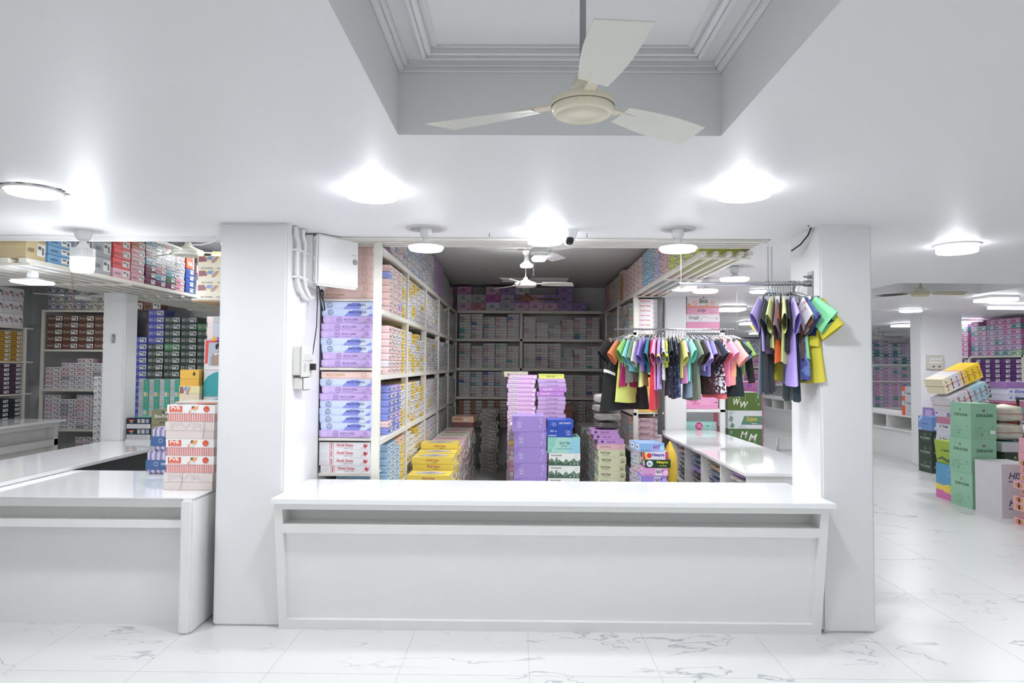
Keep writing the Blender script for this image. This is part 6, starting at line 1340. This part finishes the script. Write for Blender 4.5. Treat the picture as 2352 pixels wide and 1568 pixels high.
# tied bundles of boxes, tilted
def tied(name, label, loc, ry, cols, txt, L_=.09, hh=.2, dd=.28):
    t = thing(name, label, 'bundle', loc); t.rotation_euler = (0, ry, .25)
    for i, (c, s_) in enumerate(zip(cols, txt)):
        mb = MB().box(i * L_, (i + 1) * L_ - .002, -dd / 2, dd / 2, 0, hh)
        mb.text(s_, (i * L_ + L_ * .75, -dd / 2 - .001, .03), Z_, -X_, hh * .7, L_ * .35, 1, 0, .02)
        mb.build('box', [card(c), ink((110, 60, 50))], t)
    n_ = len(cols) * L_
    MB().box(-.003, n_ + .003, -dd / 2 - .003, dd / 2 + .003, hh * .5 - .002, hh * .5 + .002).build('string', ink((170, 70, 60)), t)
    MB().box(n_ * .5 - .002, n_ * .5 + .002, -dd / 2 - .003, dd / 2 + .003, -.003, hh + .003).build('string', ink((170, 70, 60)), t)
    return t
tied('tied_bundle', 'upper tilted bundle of tied boxes, bright yellow at its right end', (5.44, 8.92, 1.165), -.36, [(230, 222, 190), (222, 216, 205), (205, 205, 225), (222, 196, 150), (226, 190, 40), (226, 190, 40), (226, 190, 40)], ['HLY', 'MJS', 'ROY', 'JOS', 'HLYT', 'HLYT', 'HLYT'])
tied('tied_bundle', 'lower tilted bundle of tied grey and blue boxes', (5.50, 8.88, .925), -.36, [(205, 203, 210), (210, 206, 214), (208, 204, 210), (205, 200, 206), (165, 200, 214), (165, 200, 214), (170, 204, 216)], ['NIK', 'MSE', 'ISL', 'MIS', 'OAK', 'OAK', 'OAK'])
# black steel stands
BLS = mat('black_steel_frame', (35, 36, 42), .4, var=0)
def stand(x, y, w_, d_, h_, label):
    t = thing('steel_stand', label, 'stand', (x, y, 0)); s_ = .022
    for a in (0, w_ - s_):
        for b in (0, d_ - s_): MB().box(a, a + s_, b, b + s_, 0, h_ - s_).build('leg', BLS, t)
    MB().box(0, w_, 0, s_, h_ - s_, h_).box(0, w_, d_ - s_, d_, h_ - s_, h_).box(0, s_, s_, d_ - s_, h_ - s_, h_).box(w_ - s_, w_, s_, d_ - s_, h_ - s_, h_).build('top_frame', BLS, t)
stand(5.52, 8.05, .34, .4, 1.08, 'black steel stand behind the mint green cartons')
stand(5.68, 7.45, .5, .4, 1.17, 'black steel stand at the right edge behind the wrapped bundles')
tag(MB().box(5.76, 6.1, 7.5, 7.8, 1.1705, 1.24).build('carton', card((226, 190, 50)), bevel=.001), 'yellow carton on the black steel stand at the right edge', 'box')
tag(MB().box(5.76, 6.08, 7.5, 7.8, 1.241, 1.30).build('carton', card((226, 224, 222)), bevel=.001), 'white carton on the yellow one at the right edge', 'box')

# right wall rack
WX = 7.5
rackparts('shelving', 'white framed rack along the right wall full of pink and violet boxes', [(WX - .0, WX + .04, y, y + .045, 0, 1.70) for y in (9.0, 10.2, 11.4, 12.6)], [(WX, WX + .45, 9.0, 12.64, z - .03, z) for z in (.5, 1.12, 1.70)])
O = (WX, 0, 0); U = (0, 1, 0); N = (-1, 0, 0)
NAMES.update({'pink and violet boxes on top of the right wall rack': 'wall_top_box', 'boxes in the right wall rack': 'wall_rack_box', 'boxes on the far wall rack of the hall': 'far_box', 'boxes in the far pink rack': 'far_box'})
ptop = pick([('lilac', (190, 165, 205), 5), ('pink', (215, 140, 190), 3), ('teal', (110, 160, 165), 1.3), ('light green', (150, 200, 150), .5)])
for b, (ya, yb) in enumerate(((9.05, 10.18), (10.26, 11.38), (11.46, 12.58))):
    w_ = ('nearest', 'middle', 'farthest')[b] + ' bay of right wall rack'
    fill(O, U, N, ya, yb, 1.701, 2.29, 6, .081, .3, ptop, 'top of ' + w_, 'pink and violet boxes on top of the right wall rack', drop=1)
    fill(O, U, N, ya, yb, 1.12, 1.66, 5, .075, .3, solid('mint white', (196, 220, 208)) if b == 0 else solid('deep purple', (95, 40, 120)), w_, 'boxes in the right wall rack')
    fill(O, U, N, ya, yb, .5, 1.08, 5, .09, .3, pick([('white', (205, 205, 212), 3), ('lilac', (170, 140, 190), 1)]), 'low ' + w_, 'boxes in the right wall rack')
# switch panel on the hall column
t = thing('switch_box', 'cream switch panel on the grey hall column', 'switch', (6.24, 10.5, 1.48))
bd_ = MB().box(0, .25, -.04, 0, 0, .215).build('body', mat('cream_plastic', (205, 200, 190), .5, var=0), t, bevel=.004)
for r_ in range(2):
    for c_ in range(6): MB().box(.035 + c_ * .031, .055 + c_ * .031, -.046, -.04, .085 + r_ * .055, .12 + r_ * .055).build('switch', PLASTIC, t)
for c_ in range(2): MB().cyl((.09 + c_ * .09, -.04, .04), (.09 + c_ * .09, -.046, .04), .012, n=12).build('knob', BLACK, t)
# bench run in the hall
t = thing('counter', 'long white bench counter with open cubbies in the right hall', 'counter')
MB().box(6.3, 6.95, 11.0, 19.3, .70, .725).build('countertop', WOOD, t)
MB().box(6.36, 6.9, 11.03, 19.25, 0, .46).build('base_panel', WOOD, t)
MB().box(6.30, 6.95, 11.0, 19.3, .46, .49).build('shelf', WOOD, t)
MB().box(6.75, 6.78, 11.03, 19.25, .49, .70).build('recess_back', WOOD, t)
for k in range(12): MB().box(6.31, 6.75, 11.0 + k * .75, 11.03 + k * .75, .49, .70).build('divider', WOOD, t)
for i in range(6): put(d_tajeo if i in (0, 1, 3, 5) else d_taje, 'orange and white boxes on the hall bench, %s from bottom' % ORD[i], 6.48, 11.2, .7255 + i * .0785, rnd.uniform(-.03, .03), 'orange and white boxes on the hall bench end', name='printed_box')
# far racks
rackparts('shelving', 'white framed rack with teal and pink boxes beyond the bench', [(x, x + .04, 15.6, 15.65, 0, 2.2) for x in (7.9, 9.0)], [(7.94, 9.0, 15.6, 16.0, z - .03, z) for z in (.6, 1.2, 1.58)], m=WOOD)
O = (0, 15.66, 0); U = (1, 0, 0); N = (0, -1, 0)
tp = pick([('teal', (90, 140, 150), 3), ('lilac', (190, 165, 205), 2), ('silver', (190, 190, 200), 1)]); pp = pick([('pink', (220, 170, 210), 3), ('lilac', (195, 170, 215), 2), ('teal', (120, 160, 165), 1)])
fill(O, U, N, 7.95, 8.98, 1.581, 2.2, 5, .08, .3, tp, 'top, far teal rack', 'boxes on the far wall rack of the hall', rows=[7, 7, 7, 6, 6])
fill(O, U, N, 7.95, 8.98, 1.2, 1.55, 5, .08, .3, pp, 'middle, far teal rack', 'boxes on the far wall rack of the hall')
fill(O, U, N, 7.95, 8.98, .6, 1.17, 5, .08, .3, pp, 'bottom, far teal rack', 'boxes on the far wall rack of the hall')
rackparts('shelving', 'white rack with pink boxes on the farthest wall', [(x, x + .05, 19.0, 19.05, 0, 2.3) for x in (6.22, 7.72, 9.2)], [(6.27, 9.2, 19.0, 19.4, z - .04, z) for z in (1.02, 1.50, 1.86)], m=WOOD)
O = (0, 19.06, 0)
fill(O, U, N, 6.3, 7.68, 1.861, 2.3, 6, .14, .3, pick([('silver blue', (190, 195, 210), 3), ('peach', (220, 185, 170), 1)]), 'top, farthest pink rack', 'boxes in the far pink rack')
fill(O, U, N, 6.3, 7.68, 1.50, 1.82, 5, .10, .3, pick([('orchid', (215, 140, 195), 2), ('rose pink', (225, 175, 195), 3)]), 'middle, farthest pink rack', 'boxes in the far pink rack')
fill(O, U, N, 6.3, 7.68, 1.02, 1.46, 5, .10, .3, pick([('orchid', (215, 140, 195), 2), ('rose pink', (225, 175, 195), 3)]), 'lower, farthest pink rack', 'boxes in the far pink rack')
# ---------------------------------------------------------------- the boxes past the limit, one object per rack
for g in [k for k in STUFF if not k.endswith('#')]:
    mb = STUFF[g]
    o = mb.build('stacked_boxes', STUFF[g + '#'])
    tag(o, 'the remaining, smallest looking of the ' + g, 'boxes', None, 'stuff')
